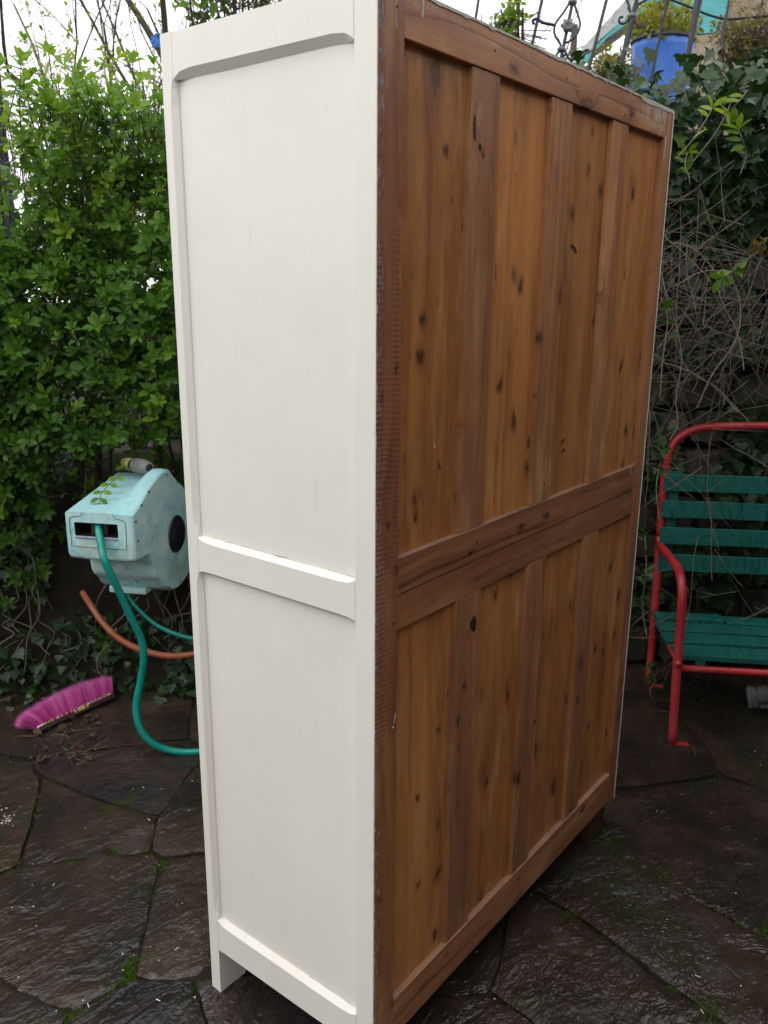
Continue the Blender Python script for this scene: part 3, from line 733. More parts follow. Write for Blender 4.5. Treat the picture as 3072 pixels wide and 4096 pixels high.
# ------------------------------------------------------------------ leaf tools
def leaf_template(kind):
    if kind == 'obovate':
        rows = [(.0, .0), (.20, .11), (.42, .21), (.64, .235), (.84, .14), (1.0, 0)]
    elif kind == 'lance':
        rows = [(.0, .0), (.18, .13), (.40, .20), (.62, .17), (.84, .08), (1.0, 0)]
    elif kind == 'blade':
        rows = [(0, .03), (.5, .03), (1, 0)]
    if kind == 'ivy':
        out = [(0, 0), (-.16, -.10), (-.42, -.02), (-.56, .20), (-.33, .34), (-.34, .56), (-.14, .62), (0, 1.0), (.14, .62), (.34, .56), (.33, .34), (.56, .20), (.42, -.02), (.16, -.10)]
        V = [(x, y, .10 * abs(x) - .08 * y * y) for x, y in out] + [(0, .32, -.05)]
        n = len(out)
        F = [(k, (k + 1) % n, n) for k in range(n)]
        return np.array(V, float), np.array(F)
    V, F = [(0, 0, 0)], []
    fold, curl = .28, .16
    for y, wd in rows[1:-1]:
        V += [(-wd, y, wd * fold - curl * y * y), (0, y, -curl * y * y), (wd, y, wd * fold - curl * y * y)]
    V.append((0, 1.0, -curl))
    F += [(0, 2, 1), (0, 3, 2)]
    for r in range(len(rows) - 3):
        a = 1 + 3 * r
        F += [(a, a + 1, a + 4), (a, a + 4, a + 3), (a + 1, a + 2, a + 5), (a + 1, a + 5, a + 4)]
    a = 1 + 3 * (len(rows) - 3); t = len(V) - 1
    F += [(a, a + 1, t), (a + 1, a + 2, t)]
    return np.array(V, float), np.array(F)
TPL = {k: leaf_template(k) for k in ('obovate', 'lance', 'ivy')}
def unit(a): return a / np.maximum(np.linalg.norm(a, axis=-1, keepdims=True), 1e-9)
class Leaves:
    """a list of leaves: base point, pointing direction, upper-side normal, length, tint"""
    def __init__(s): s.p, s.d, s.n, s.s, s.t = [], [], [], [], []
    def add(s, p, d, n, size, tint): s.p.append(tuple(p)); s.d.append(tuple(d)); s.n.append(tuple(n)); s.s.append(size); s.t.append(tint)
    def frames(s):
        p = np.array(s.p); d = unit(np.array(s.d)); n = np.array(s.n); n = n - d * (n * d).sum(1, keepdims=True); n = unit(n)
        return p, np.cross(d, n), d, n, np.array(s.s), np.array(s.t)
def leaf_objects(name, L, kind, mat, parent, nparts=300, variants=6, stuffname='foliage', cull=None):
    """the 300 leaves that show largest become parts, the rest one mesh of kind stuff"""
    tv, tf = TPL[kind]; p, x, d, n, sz, ti = L.frames()
    cp = np.array(CAM); c = p + d * (sz * .5)[:, None] - cp
    dep = c @ np.array(FWD); u = 1536 + FPX * (c @ np.array(RGT)) / dep; v = 2048 - FPX * (c @ np.array(UPV)) / dep
    area = sz * sz * np.abs((n * unit(c)).sum(1)) / dep ** 2
    vis = (dep > 0) & (u > 0) & (u < 3072) & (v > 0) & (v < 4096)
    if cull is not None: vis &= ~cull(u, v)
    # nearest leaf of each small patch of the picture is the one that shows
    near = np.zeros(len(p), bool); best = {}
    for i in np.where(vis)[0]:
        k = (int(u[i] // 26), int(v[i] // 26))
        if k not in best or dep[i] < dep[best[k]]: best[k] = i
    near[list(best.values())] = True
    sc = np.where(vis & near, area, 0); order = np.argsort(-sc)[:nparts]; order = [i for i in order if sc[i] > 0]
    if order:
        qs = np.quantile(ti[order], np.linspace(0.05, .95, variants)); mes = []
        for k in range(variants):
            mes.append(trimesh(name, tv * np.array([random.uniform(.85, 1.15), 1, random.uniform(.6, 1.6)]), tf, mat, np.full(len(tv), qs[k]), True))
        for i in order:
            k = int(np.argmin(abs(qs - ti[i]))); o = bpy.data.objects.new('leaf', mes[k]); COL.objects.link(o)
            Mx = Matrix(((x[i][0], d[i][0], n[i][0], 0), (x[i][1], d[i][1], n[i][1], 0), (x[i][2], d[i][2], n[i][2], 0), (0, 0, 0, 1)))
            Mx = Matrix.Translation(p[i].tolist()) @ Mx @ Matrix.Scale(float(sz[i]), 4)
            o.parent = parent; o.matrix_parent_inverse = Matrix.Translation(-worldloc(parent)); o.matrix_basis = Mx
    mask = np.ones(len(p), bool); mask[order] = False
    p, x, d, n, sz, ti = p[mask], x[mask], d[mask], n[mask], sz[mask], ti[mask]
    if len(p) == 0: return
    wv = rng.uniform(.85, 1.15, len(p)); cv = rng.uniform(.3, 2.2, len(p))
    V = (p[:, None, :] + x[:, None, :] * (tv[None, :, 0:1] * (sz * wv)[:, None, None]) + d[:, None, :] * (tv[None, :, 1:2] * sz[:, None, None])
         + n[:, None, :] * (tv[None, :, 2:3] * (sz * cv)[:, None, None])).reshape(-1, 3)
    Fc = (tf[None] + (np.arange(len(p)) * len(tv))[:, None, None]).reshape(-1, 3)
    o = link(stuffname, trimesh(stuffname, V, Fc, mat, np.repeat(ti, len(tv)), True), parent, kind='stuff')
    return o
def rdir(): return Vector(rng.normal(size=3)).normalized()
def perp(d):
    r = rdir(); r = r - d * r.dot(d); return r.normalized()
def whorl(L, tip, d, n, size, tint, spread=(.7, 1.25), jit=.08):
    a0 = random.uniform(0, 6.28); u = perp(d); v = d.cross(u)
    for k in range(n):
        a = a0 + 2 * math.pi * k / n + random.uniform(-.25, .25); th = random.uniform(*spread)
        rad = u * math.cos(a) + v * math.sin(a); dd = d * math.cos(th) + rad * math.sin(th)
        L.add(tip + dd * .003, dd, (d * math.sin(th) - rad * math.cos(th)) + rdir() * .15, size * random.uniform(.75, 1.15), tint + random.uniform(-jit, jit))

M['leaf'] = leafmat('hedge_leaf', [(0, (.018, .050, .010)), (.35, (.052, .135, .018)), (.65, (.12, .26, .028)), (1, (.27, .42, .05))], .46, .42, .3)
M['ivy'] = leafmat('ivy_leaf', [(0, (.012, .030, .012)), (.5, (.026, .066, .024)), (.8, (.055, .12, .035)), (1, (.13, .22, .05))], .18, .36, .36)
M['lime'] = leafmat('young_leaf', [(0, (.06, .13, .02)), (.5, (.16, .29, .03)), (1, (.34, .42, .05))], .5, .4, .35)
M['ochre'] = leafmat('ochre_leaf', [(0, (.11, .075, .035)), (.5, (.22, .20, .05)), (1, (.36, .40, .07))], .45, .5, .25)
M['bark'] = simple('bark', (.085, .066, .05), .85, var=.5, scale=60, bump=.6, dist=.004)
M['twig'] = simple('dry_twig', (.20, .155, .13), .8, var=.4, scale=40, bump=.3)
M['stem'] = simple('green_stem', (.06, .085, .03), .6, var=.4, scale=40)

# ------------------------------------------------------------------ EARTH BANK, WALL, TERRACE
def wallpt(s, n, z): return BACKQ + BD * s + BN * n + UZ * z
V, F = [], []; na, nb = 90, 26
for i in range(na + 1):
    s = -3.2 + 4.5 * i / na
    for j in range(nb + 1):
        t = j / nb; n = -.10 + 1.1 * t
        z = -.04 + .78 * (1 - math.exp(-max(0, t - .03) * 7)) * (1 + .25 * noise.noise(Vector((s * 2, t * 3, 3)))) + .05 * noise.noise(Vector((s * 9, t * 12, 1)))
        if j == nb: z = -.04
        V.append(wallpt(s, n, z))
for i in range(na):
    for j in range(nb):
        a = i * (nb + 1) + j; F.append((a, a + nb + 1, a + nb + 2, a + 1))
tag(link('earth_bank', mesh('earth_bank', V, F, M['soil'], True)), kind='structure')
def stonemat():
    m, N, L, b, o = newmat('rubble_stone'); g = G(N, L); P = g.geo(); r = g.rnd()
    n = g.noise(g.vadd(P, g.comb(g.math('MULTIPLY', r, 20.), 0., 0.)), 9, 6, .65)
    base = g.ramp(n, [(.3, (.024, .020, .016)), (.5, (.055, .048, .038)), (.72, (.11, .095, .08))])
    base = g.mix(g.mr(g.noise(P, 4, 4), .5, .65, 0, .7), base, (.030, .042, .016))
    L.new(base, b.inputs['Base Color']); b.inputs['Roughness'].default_value = .85
    L.new(g.bump(g.noise(P, 45, 6, .65), .7, .01), b.inputs['Normal']); return m
M['stone'] = stonemat()
wall = empty('garden_wall', wallpt(2.0, .1, 0), label='rough rubble stone retaining wall behind the bench, mostly hidden by ivy and dry twigs', cat='wall')
MW = Matrix((BD, BN, UZ)).transposed().to_4x4(); MW.translation = BACKQ
me = bbox_mesh('wall_core', 1.1, 2.95, .06, .40, -.03, 2.0, M['soil'], 0, M=MW); link('wall_core', me, wall)
stones = []
for k in range(10):
    bm = bmesh.new(); bmesh.ops.create_cube(bm, size=1); bmesh.ops.bevel(bm, geom=list(bm.edges), offset=.12, segments=1, affect='EDGES')
    for v in bm.verts: v.co += rdir() * .05
    me = bpy.data.meshes.new('stone'); bm.to_mesh(me); bm.free(); me.materials.append(M['stone']); stones.append(me)
z = 0.0
while z < 1.95:
    hh = random.uniform(.10, .19); s = 1.12 + random.uniform(0, .1)
    while s < 2.9:
        l = random.uniform(.14, .36); o = bpy.data.objects.new('stone', random.choice(stones)); COL.objects.link(o); o.parent = wall
        o.matrix_parent_inverse = Matrix.Translation(-worldloc(wall))
        o.matrix_basis = MW @ Matrix.Translation((s + l / 2, .03 + random.uniform(-.015, .015), z + hh / 2)) @ Matrix.Rotation(random.uniform(-.05, .05), 4, 'Y') @ Matrix.Diagonal((l * .96, .14, hh * .94, 1))
        s += l + .012
    z += hh + .010
# unseen wall return added beyond the right edge of the view, for shade
me = bbox_mesh('added_shade_wall', 2.78, 3.05, -4.2, .05, -.03, 2.45, M['stone'], .02, M=MW); link('added_shade_wall', me, wall)
house = empty('house', (1.0, -2.1, 0), label='low brown brick house wall, added unseen behind the camera to shade the back of the wardrobe', cat='house')  # unseen wall and roof, added to block sky light from the pine back
link('wall', bbox_mesh('wall', -1.25, 5.2, -2.1, -1.58, -.03, 2.68, simple('brown_brick', (.10, .075, .06), .85, var=.35, scale=12, bump=.5, dist=.01), .01), house)
link('roof', bbox_mesh('roof', -1.4, 5.3, -2.2, -1.50, 2.681, 2.77, M['bark'], .01), house)
V, F = [], []
for i in range(41):
    s = 1.05 + 9 * i / 40
    for j in range(31):
        n = .10 + 14 * (j / 30) ** 1.6; z = 2.06 + .10 * n ** .9 + .05 * noise.noise(Vector((s * 2, n * 2, 0)))
        V.append(wallpt(s, n, z))
for i in range(40):
    for j in range(30):
        a = i * 31 + j; F.append((a, a + 31, a + 32, a + 1))
nb0 = len(V)
for i in range(41): V.append(wallpt(1.05 + 9 * i / 40, .10, -.03))
for i in range(40): F.append((i * 31, nb0 + i, nb0 + i + 1, (i + 1) * 31))
nb1 = len(V)
for j in range(31): V.append(wallpt(1.05, .10 + 14 * (j / 30) ** 1.6, -.03))
for j in range(30): F.append((j, j + 1, nb1 + j + 1, nb1 + j))
tag(link('terrace', mesh('terrace', V, F, M['soil'], True)), kind='structure')

# ------------------------------------------------------------------ HEDGE
hedge = empty('hedge', wallpt(-.6, .2, 0), label='dense leafy green hedge behind the hose reel, sky showing through its ragged top', cat='hedge')
L = Leaves(); SV, SF = [], []
reelC = at(600, 2110, 2.95)
def in_reel(q):
    u, v, z = pix(q)
    return z < 3.30 and 185 < u < 900 and (1815 if u < 460 else 1770) < v < 2460
def hed_top(s): return 1.96 + .10 * max(-1, min(1, s + .3)) + .10 * noise.noise(Vector((s * 3.0, 0, 8))) + .07 * noise.noise(Vector((s * 9, 0, 2)))
def hed_front(s, z):
    f = -.10 + .13 * noise.noise(Vector((s * 2.3, z * 2.3, 1.5))) + .07 * noise.noise(Vector((s * 6, z * 6, 4)))
    if z < .75: f += (.75 - z) * .45
    return f
cnt = 0
while cnt < 8600:
    s = random.uniform(-1.75, 1.25); z = random.uniform(.22, 2.42); top = hed_top(s)
    if z > top: continue
    dep_ = random.expovariate(1 / .15) if random.random() < .8 else random.uniform(0, .8)
    n = hed_front(s, z) + dep_
    if n > .85: continue
    if z > top - .42 and random.random() < .0 + .38 * (z - top + .42) / .42 and dep_ > .14: continue
    if noise.noise(Vector((s * 4.2, z * 4.2, n * 3))) < -.09 and random.random() < .8: continue
    if z < .60 and random.random() < (.60 - z) * 1.9: continue
    base = wallpt(s, n, z)
    d = (-BN * random.uniform(.3, 1.1) + UZ * random.uniform(.15, 1.0) + rdir() * .55).normalized()
    if z > top - .25: d = (UZ * .9 - BN * .5 + rdir() * .55).normalized()
    l = random.uniform(.08, .17)
    if z > top - .12: l *= random.choice((.7, 1, 1, 1.3, 1.9))
    tip = base + d * l
    if in_reel(tip) or in_reel(base): continue
    cnt += 1
    young = random.random()
    patch = noise.noise(Vector((s * 1.7 + 4, z * 1.7, 0)))
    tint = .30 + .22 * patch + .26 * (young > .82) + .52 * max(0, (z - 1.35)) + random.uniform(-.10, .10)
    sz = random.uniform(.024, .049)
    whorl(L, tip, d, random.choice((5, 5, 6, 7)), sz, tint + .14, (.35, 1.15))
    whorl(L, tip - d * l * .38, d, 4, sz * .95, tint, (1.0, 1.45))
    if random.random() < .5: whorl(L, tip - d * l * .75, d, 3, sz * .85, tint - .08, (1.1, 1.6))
    tube_geo(SV, SF, [base, base + d * l * .5 + rdir() * .004, tip], [.0022, .0018, .001], 3, cap=False)
for k in range(70):       # main stems
    s = random.uniform(-1.8, 1.2); p = wallpt(s, random.uniform(.15, .6), .0); pts = [p]
    for j in range(9): pts.append(pts[-1] + UZ * .24 + BD * random.gauss(0, .05) + BN * random.gauss(0, .04))
    tube_geo(SV, SF, pts, [.011 * (1 - .09 * j) for j in range(10)], 5, cap=False)
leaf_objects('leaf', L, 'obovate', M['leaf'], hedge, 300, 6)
link('branches', mesh('branches', SV, SF, M['bark'], True), hedge, kind='stuff')

# sprig hanging over the reel
sprig = empty('hanging_sprig', at(440, 1950, 2.80), label='small leafy sprig of hedge drooping over the top of the aqua hose reel', cat='plant')
L = Leaves(); pts = smoothpath([at(520, 1830, 2.98), at(480, 1900, 2.86), at(440, 1935, 2.78), at(405, 1975, 2.72), at(398, 2008, 2.70)], 4)
tube('stem', pts, .0013, M['stem'], sprig, 5)
for i, p in enumerate(pts[2:]):
    t = (pts[min(i + 3, len(pts) - 1)] - p).normalized() if i + 3 < len(pts) else (p - pts[i]).normalized()
    if i % 3 == 0:
        for sg in (-1, 1):
            dd = (t * .6 + RGT * sg * .8 + UZ * .1 + rdir() * .15).normalized(); L.add(p, dd, UZ * .5 - FWD, .034, .75 + random.uniform(-.1, .1))
L.add(pts[-1], (-UZ + rdir() * .2), -FWD, .028, .6)
leaf_objects('leaf', L, 'obovate', M['leaf'], sprig, 60, 3)

# ------------------------------------------------------------------ IVY low down on the left bank
lowivy = empty('ground_ivy', wallpt(-.4, .0, 0), label='dark ivy trailing down the earth bank under the hedge at left, behind the pink broom', cat='ivy')
L = Leaves()
def ivy_add(L, P, out, size, tint):
    dn = (-UZ * random.uniform(.3, 1.1) + rdir() * .6 + out * .25).normalized()
    L.add(P, dn, out * .9 + UZ * .45 + rdir() * .35, size, tint)
cnt = 0
while cnt < 4300:
    s = random.uniform(-1.7, 1.15); z = random.uniform(.02, .85); f = max(0, .0 + z * .22) - .05
    if noise.noise(Vector((s * 5, z * 5, 2))) < -.30: continue
    P = wallpt(s, f + random.uniform(-.06, .10) - .06 * abs(noise.noise(Vector((s * 4, z * 3, 1)))), z)
    if in_reel(P): continue
    cnt += 1
    ivy_add(L, P, -BN, random.uniform(.022, .052), random.uniform(.0, .32) + (.40 if random.random() < .05 else 0))
for k in range(170):      # the trailing edge on the paving
    s = random.uniform(-1.5, .9); P = wallpt(s, random.uniform(-.20, .02) - .12 * max(0, noise.noise(Vector((s * 3, 1, 1)))), random.uniform(.005, .06))
    ivy_add(L, P, (-BN * .4 + UZ), random.uniform(.025, .05), random.uniform(.2, .7))
leaf_objects('leaf', L, 'ivy', M['ivy'], lowivy, 300, 6)
SV, SF = [], []
for k in range(150):
    s = random.uniform(-1.7, 1.1); z0 = random.uniform(.2, .9); pts = [wallpt(s, z0 * .2 - .10, z0)]
    for j in range(7): pts.append(pts[-1] + Vector((0, 0, -z0 / 7 * random.uniform(.5, 1.2))) + BD * random.gauss(0, .035) - BN * random.gauss(.0, .025))
    pts = [p if p.z > .004 else Vector((p.x, p.y, .006)) for p in pts]
    tube_geo(SV, SF, smoothpath(pts, 3), [random.uniform(.0012, .0028)] * (7 * 3 + 1), 4, cap=False)
link('runners', mesh('runners', SV, SF, M['twig'], True), lowivy, kind='stuff')

# ------------------------------------------------------------------ IVY and twigs on the right wall
ivy = empty('wall_ivy', wallpt(2.0, -.05, 1.0), label='glossy dark green ivy hanging over the stone wall above the bench, below the blue barrel', cat='ivy')
L = Leaves()
def ivy_front(s, z): return -.10 - .10 * noise.noise(Vector((s * 2.5, z * 2.5, 7))) - (.14 * max(0, (z - 1.6) / .5))
cnt = 0
while cnt < 7800:
    s = random.uniform(1.0, 2.85); z = random.uniform(.05, 2.24) if random.random() > .12 else random.uniform(2.1, 2.24)
    dens = 1.0 if z > 1.62 else (.42 if z > .95 else .75)
    if 1.95 < s and z < 1.75 and z > .9: dens *= 1.25
    if random.random() > dens: continue
    if z < 1.62 and noise.noise(Vector((s * 4, z * 4, 12))) < -.05: continue
    if z > 2.11 and s < 2.2 and random.random() < .85: continue
    f = ivy_front(s, z); P = wallpt(s, f + random.expovariate(1 / .06), z)
    if z > 2.12: P = wallpt(s, random.uniform(-.18, .5 if s > 2.2 else .12), z + random.uniform(-.02, .06) + .12 * max(0, s - 1.9))
    cnt += 1
    ivy_add(L, P, -BN if z < 2.1 else (UZ - BN * .6), random.uniform(.034, .066), random.uniform(.1, .62) + (.3 if random.random() < .08 else 0))
leaf_objects('leaf', L, 'ivy', M['ivy'], ivy, 300, 6)
SV, SF = [], []
def twig(p, d, l, r, n=6, wob=.18, sag=0.0):
    pts = [Vector(p)]; d = Vector(d).normalized()
    for j in range(n):
        d = (d + rdir() * wob - UZ * sag).normalized(); pts.append(pts[-1] + d * l / n)
    pts = smoothpath(pts, 2); k = len(pts)
    tube_geo(SV, SF, pts, [r * (1 - .65 * i / k) for i in range(k)], 4, cap=False); return pts
for k in range(300):       # the grey tangle beside the wardrobe edge
    c = wallpt(random.gauss(1.96, .17), random.uniform(-.34, -.12), random.gauss(1.42, .19))
    d = (rdir() + UZ * .3 * random.choice((-1, 1)) + BD * .35 * random.choice((-1, 1))); d -= BN * d.dot(BN) * .6
    pts = twig(c - d.normalized() * .12, d, random.uniform(.12, .42), random.uniform(.0009, .0021), 5, .12)
for k in range(130):
    c = wallpt(random.uniform(1.6, 2.78), random.uniform(-.36, -.08), random.uniform(.15, 1.75))
    d = rdir() + UZ * random.uniform(-.8, .8); d -= BN * d.dot(BN) * .6
    pts = twig(c, d, random.uniform(.12, .6), random.uniform(.0008, .0022), 6, .13, .03)
    if random.random() < .5:
        q = pts[len(pts) // 2]; twig(q, d + rdir() * .9, random.uniform(.06, .18), .0013, 4, .2)
for a in ([(2700, 1150), (2800, 1090), (2900, 1110), (2945, 1200), (2935, 1350), (2860, 1500), (2790, 1640)], [(2710, 1300), (2715, 1450), (2712, 1600), (2700, 1700), (2668, 1760)],
          [(2990, 355), (2930, 370), (2900, 440), (2860, 540), (2770, 650)], [(2690, 960), (2770, 990), (2850, 1080), (2900, 1200), (2960, 1330), (2985, 1480)],
          [(2640, 1100), (2740, 1440), (2860, 1560), (3000, 1690)], [(2625, 1440), (2760, 1500), (2860, 1560), (2960, 1640)]):
    pts = smoothpath([at(u, v, 2.72) + rdir() * .01 for u, v in a], 5); tube_geo(SV, SF, pts, [.0021] * len(pts), 5, cap=False)
tw = link('dry_twigs', mesh('dry_twigs', SV, SF, M['twig'], True), kind='stuff')
tag(tw, 'tangle of dry grey-brown twigs hanging in front of the wall above the bench', 'twigs')
# unseen hedge added left of the frame to shade the lower painted end
hed2 = empty('added_shade_hedge', (-3.4, 0, 0), label='side hedge added on the left, beyond the view, to shade the painted end of the wardrobe', cat='hedge')
L = Leaves()
for k in range(2600):
    p = Vector((-3.1 - random.random() * .5, random.uniform(-3.2, 4.2), random.uniform(0, 2.1))); d = Vector((random.uniform(.2, 1), random.gauss(0, .5), random.uniform(0, 1))).normalized()
    whorl(L, p, d, 4, random.uniform(.07, .11), random.uniform(.1, .6))
leaf_objects('leaf', L, 'obovate', M['leaf'], hed2, 0, 4)
link('core', bbox_mesh('core', -3.75, -3.45, -3.2, 4.2, -.02, 1.95, M['soil'], .05), hed2)
# young leafy shoots reaching out of the ivy
def shoot(path, D, n, size, tint, kind, mat, label, group=None, cat='plant'):
    r = empty('leafy_shoot', at(path[0][0], path[0][1], D), label=label, cat=cat, group=group)
    pts = smoothpath([at(u, v, D + random.uniform(-.03, .03)) for u, v in path], 5); tube('stem', pts, .0018, M['twig'], r, 5)
    L = Leaves()
    for k in range(n):
        i = int(len(pts) * (.35 + .65 * k / n)); i = min(i, len(pts) - 2); t = (pts[i + 1] - pts[i]).normalized()
        dd = (t * .5 + perp(t) * .8 - FWD * .1).normalized(); L.add(pts[i], dd, -FWD + UZ * .7 + rdir() * .3, size * random.uniform(.7, 1.15), tint + random.uniform(-.2, .2))
    whorl(L, pts[-1], (pts[-1] - pts[-2]).normalized(), 4, size, tint)
    leaf_objects('leaf', L, kind, mat, r, 60, 3, stuffname='leaves')
shoot([(2700, 640), (2770, 560), (2830, 470), (2850, 430)], 2.66, 4, .050, .75, 'lance', M['lime'], 'lime green leafy shoot just right of the wardrobe top corner, brightest in the ivy')
shoot([(2990, 360), (2960, 400), (2920, 440)], 2.64, 5, .060, .6, 'lance', M['lime'], 'pair of lime leaves on a curved twig near the right edge, below the barrel')
shoot([(2960, 700), (2985, 620), (2970, 560), (2955, 520)], 2.70, 4, .058, .45, 'lance', M['lime'], 'mid green pointed leaves on a shoot at the middle of the wall ivy')
shoot([(3060, 990), (3000, 1030), (2950, 1070), (2890, 1110)], 2.62, 10, .044, .35, 'obovate', M['lime'], 'round leaved green shoot at the right edge above the bench')
shoot([(3072, 950), (3050, 960), (3040, 985)], 2.60, 4, .040, .1, 'obovate', M['ochre'], 'reddish brown leaves at the right edge beside the round leaved shoot')
shoot([(2760, 740), (2755, 700), (2740, 660), (2750, 610)], 2.72, 5, .052, .4, 'lance', M['lime'], 'green pointed shoot beside the upper edge of the wardrobe, over the twigs')
shoot([(2640, 1600), (2650, 1450), (2670, 1300), (2665, 1240)], 2.66, 4, .060, .1, 'obovate', M['leaf'], 'broad dark green leaves touching the wardrobe edge above the bench')
shoot([(2640, 2100), (2625, 1950), (2645, 1840), (2650, 1800)], 2.70, 7, .034, .2, 'obovate', M['leaf'], 'thin green stem climbing past the red hoop of the bench')
shoot([(2590, 2560), (2570, 2420), (2585, 2280), (2580, 2140)], 2.90, 8, .036, .3, 'obovate', M['leaf'], 'small leafy stem between wardrobe edge and bench arm')
shoot([(2610, 2800), (2600, 2760), (2620, 2720), (2600, 2680)], 3.05, 8, .034, .25, 'obovate', M['leaf'], 'small leafy weed at the foot of the rear bench leg')

# ------------------------------------------------------------------ HOSE REEL
def reelmat():
    m, N, L, b, o = newmat('weathered_aqua_plastic'); g = G(N, L); P = g.coord()
    n = g.noise(P, 16, 6, .68, .4); n2 = g.noise(P, 70, 4, .6)
    base = g.ramp(n, [(.28, (.20, .46, .50)), (.42, (.38, .64, .67)), (.56, (.50, .72, .72)), (.7, (.62, .76, .72))])
    base = g.mix(g.mr(g.noise(P, 7, 5, .6), .54, .70, 0, .5), base, (.24, .30, .22))
    base = g.mix(g.mr(n2, .60, .78, 0, .55), base, (.13, .20, .18))
    nz = g.sep(g.geo('Normal'))[2]
    base = g.mix(g.math('MULTIPLY', g.mr(nz, .4, .9, 0, 1), g.mr(n, .4, .6, .3, .9)), base, (.26, .50, .55))
    L.new(base, b.inputs['Base Color']); L.new(g.mr(n, .3, .7, .35, .6), b.inputs['Roughness'])
    L.new(g.bump(n2, .2, .002), b.inputs['Normal']); return m
M['reel'] = reelmat()
M['blackplastic'] = simple('black_plastic', (.014, .015, .020), .5, var=.3, scale=60)
M['hosegreen'] = simple('green_hose', (.0, .26, .21), .30, var=.25, scale=12, bump=.1, spec=.5)
M['hoseorange'] = simple('orange_hose', (.36, .095, .045), .42, var=.35, scale=14, bump=.1)
NF = Vector((-.883, -.469, 0)).normalized(); AW = Vector((.469, -.883, 0)).normalized()
RC = at(705, 2135, 2.95) - (-NF) * .31               # origin: front plane, right cheek, height of the axle
reel = empty('hose_reel', RC + (-NF) * .25 - AW * .12, label='weathered aqua plastic hose reel mounted among the hedge leaves left of the wardrobe', cat='hose reel')
def rp(t, w_, z): return RC - NF * t + AW * w_ + UZ * z
def top_flat(t): return np.interp(t, [0, .317, .36, .44, .50], [.150, .197, .205, .17, .06])
def top_cheek(t): return np.interp(t, [0, .067, .125, .20, .25, .285, .33, .39, .44, .50], [.148, .176, .208, .236, .243, .238, .20, .158, .115, .05])
tt = [0, .03, .067, .10, .125, .165, .20, .225, .25, .285, .317, .35, .39, .44, .50]
def profile(w_):
    k = np.clip((w_ + .105) / .06, 0, 1); e = {-.236: .012, -.232: .006, -.224: .0015, -.010: .0015, -.003: .006}.get(w_, .012 if w_ == 0 else 0.0)
    pr = [(t + (e if t < .01 else 0), float((1 - k) * top_flat(t) + k * top_cheek(t)) - e) for t in tt]
    bt = [(.51, 0)]
    for th in range(345, 194, -6):
        r_ = .200 - e * .8
        if th < 262 and (th // 12) % 2 == 0: r_ -= .007
        bt.append((.31 + r_ * math.cos(R_(th)), r_ * math.sin(R_(th))))
    bt += [(.098, -.016 + e), (.085, -.014 + e), (.02, -.012 + e), (.006 + e, -.006 + e), (e, .004 + e)]
    bt += [(e * .9 + 0 * z_, z_) for z_ in (.05, .10)]
    return pr + bt
ws = [-.236, -.232, -.224, -.18, -.105, -.09, -.075, -.06, -.045, -.03, -.010, -.003, 0]
V, F = [], []; k = len(profile(0))
for w_ in ws: V += [rp(t, w_, z_) for t, z_ in profile(w_)]
for i in range(len(ws) - 1):
    for j in range(k):
        a = i * k + j; b_ = i * k + (j + 1) % k; F.append((a, b_, b_ + k, a + k))
F.append(tuple(range(k))[::-1]); F.append(tuple((len(ws) - 1) * k + j for j in range(k)))
me = mesh('casing', V, F, M['reel'])
bm = bmesh.new(); bm.from_mesh(me); bmesh.ops.recalc_face_normals(bm, faces=bm.faces); bm.to_mesh(me); bm.free()
casing = link('casing', me, reel)
cut = bpy.data.objects.new('cut', bbox_mesh('cut', -.04, .075, -.201, -.0525, .071, .116, M['dark'], .004)); COL.objects.link(cut)
MR = Matrix((-NF, AW, UZ)).transposed().to_4x4(); MR.translation = RC; cut.matrix_world = MR
bo = casing.modifiers.new('slot', 'BOOLEAN'); bo.operation = 'DIFFERENCE'; bo.object = cut; bo.solver = 'EXACT'
try: bo.material_mode = 'TRANSFER'
except Exception: pass
bpy.context.view_layer.update()
dg = bpy.context.evaluated_depsgraph_get(); me2 = bpy.data.meshes.new_from_object(casing.evaluated_get(dg))
casing.modifiers.clear(); casing.data = me2; bpy.data.objects.remove(cut)
me2.name = 'casing'
bv = casing.modifiers.new('bevel', 'BEVEL'); bv.width = .005; bv.segments = 3; bv.limit_method = 'ANGLE'; bv.angle_limit = R_(35)
me2.polygons.foreach_set('use_smooth', [True] * len(me2.polygons))
sm = casing.modifiers.new('wn', 'WEIGHTED_NORMAL'); sm.keep_sharp = True
def ring_path(pts_tw, nm, rad=.0009, mat='blackplastic'):
    tube(nm, pts_tw, rad, M[mat], reel, 4)
rr = [(-.172, .150), (-.176, .138), (-.208, .132), (-.216, .118), (-.214, .050), (-.204, .036), (-.040, .034), (-.028, .044), (-.026, .118), (-.036, .130), (-.062, .136), (-.066, .150)]
ring_path(smoothpath([rp(-.0004, a, b_) for a, b_ in rr], 3), 'seam')
tube('seam', smoothpath([rp(-.0004, -.10, -.01), rp(.10, -.10, -.045), rp(.20, -.085, -.168), rp(.30, -.075, -.201)], 4), .0009, M['blackplastic'], reel, 4)
V, F = [], []; seg = 40
for r_, o_ in ((.0, .007), (.045, .007), (.048, .004), (.054, .006), (.062, .007), (.066, .003), (.067, -.01)):
    for j in range(seg): V.append(rp(.31 + r_ * math.cos(2 * math.pi * j / seg), o_, r_ * math.sin(2 * math.pi * j / seg)))
for i in range(6):
    for j in range(seg):
        a = i * seg + j; b_ = i * seg + (j + 1) % seg; F.append((a, b_, b_ + seg, a + seg))
link('axle_cap', mesh('axle_cap', V, F, M['blackplastic'], True), reel)
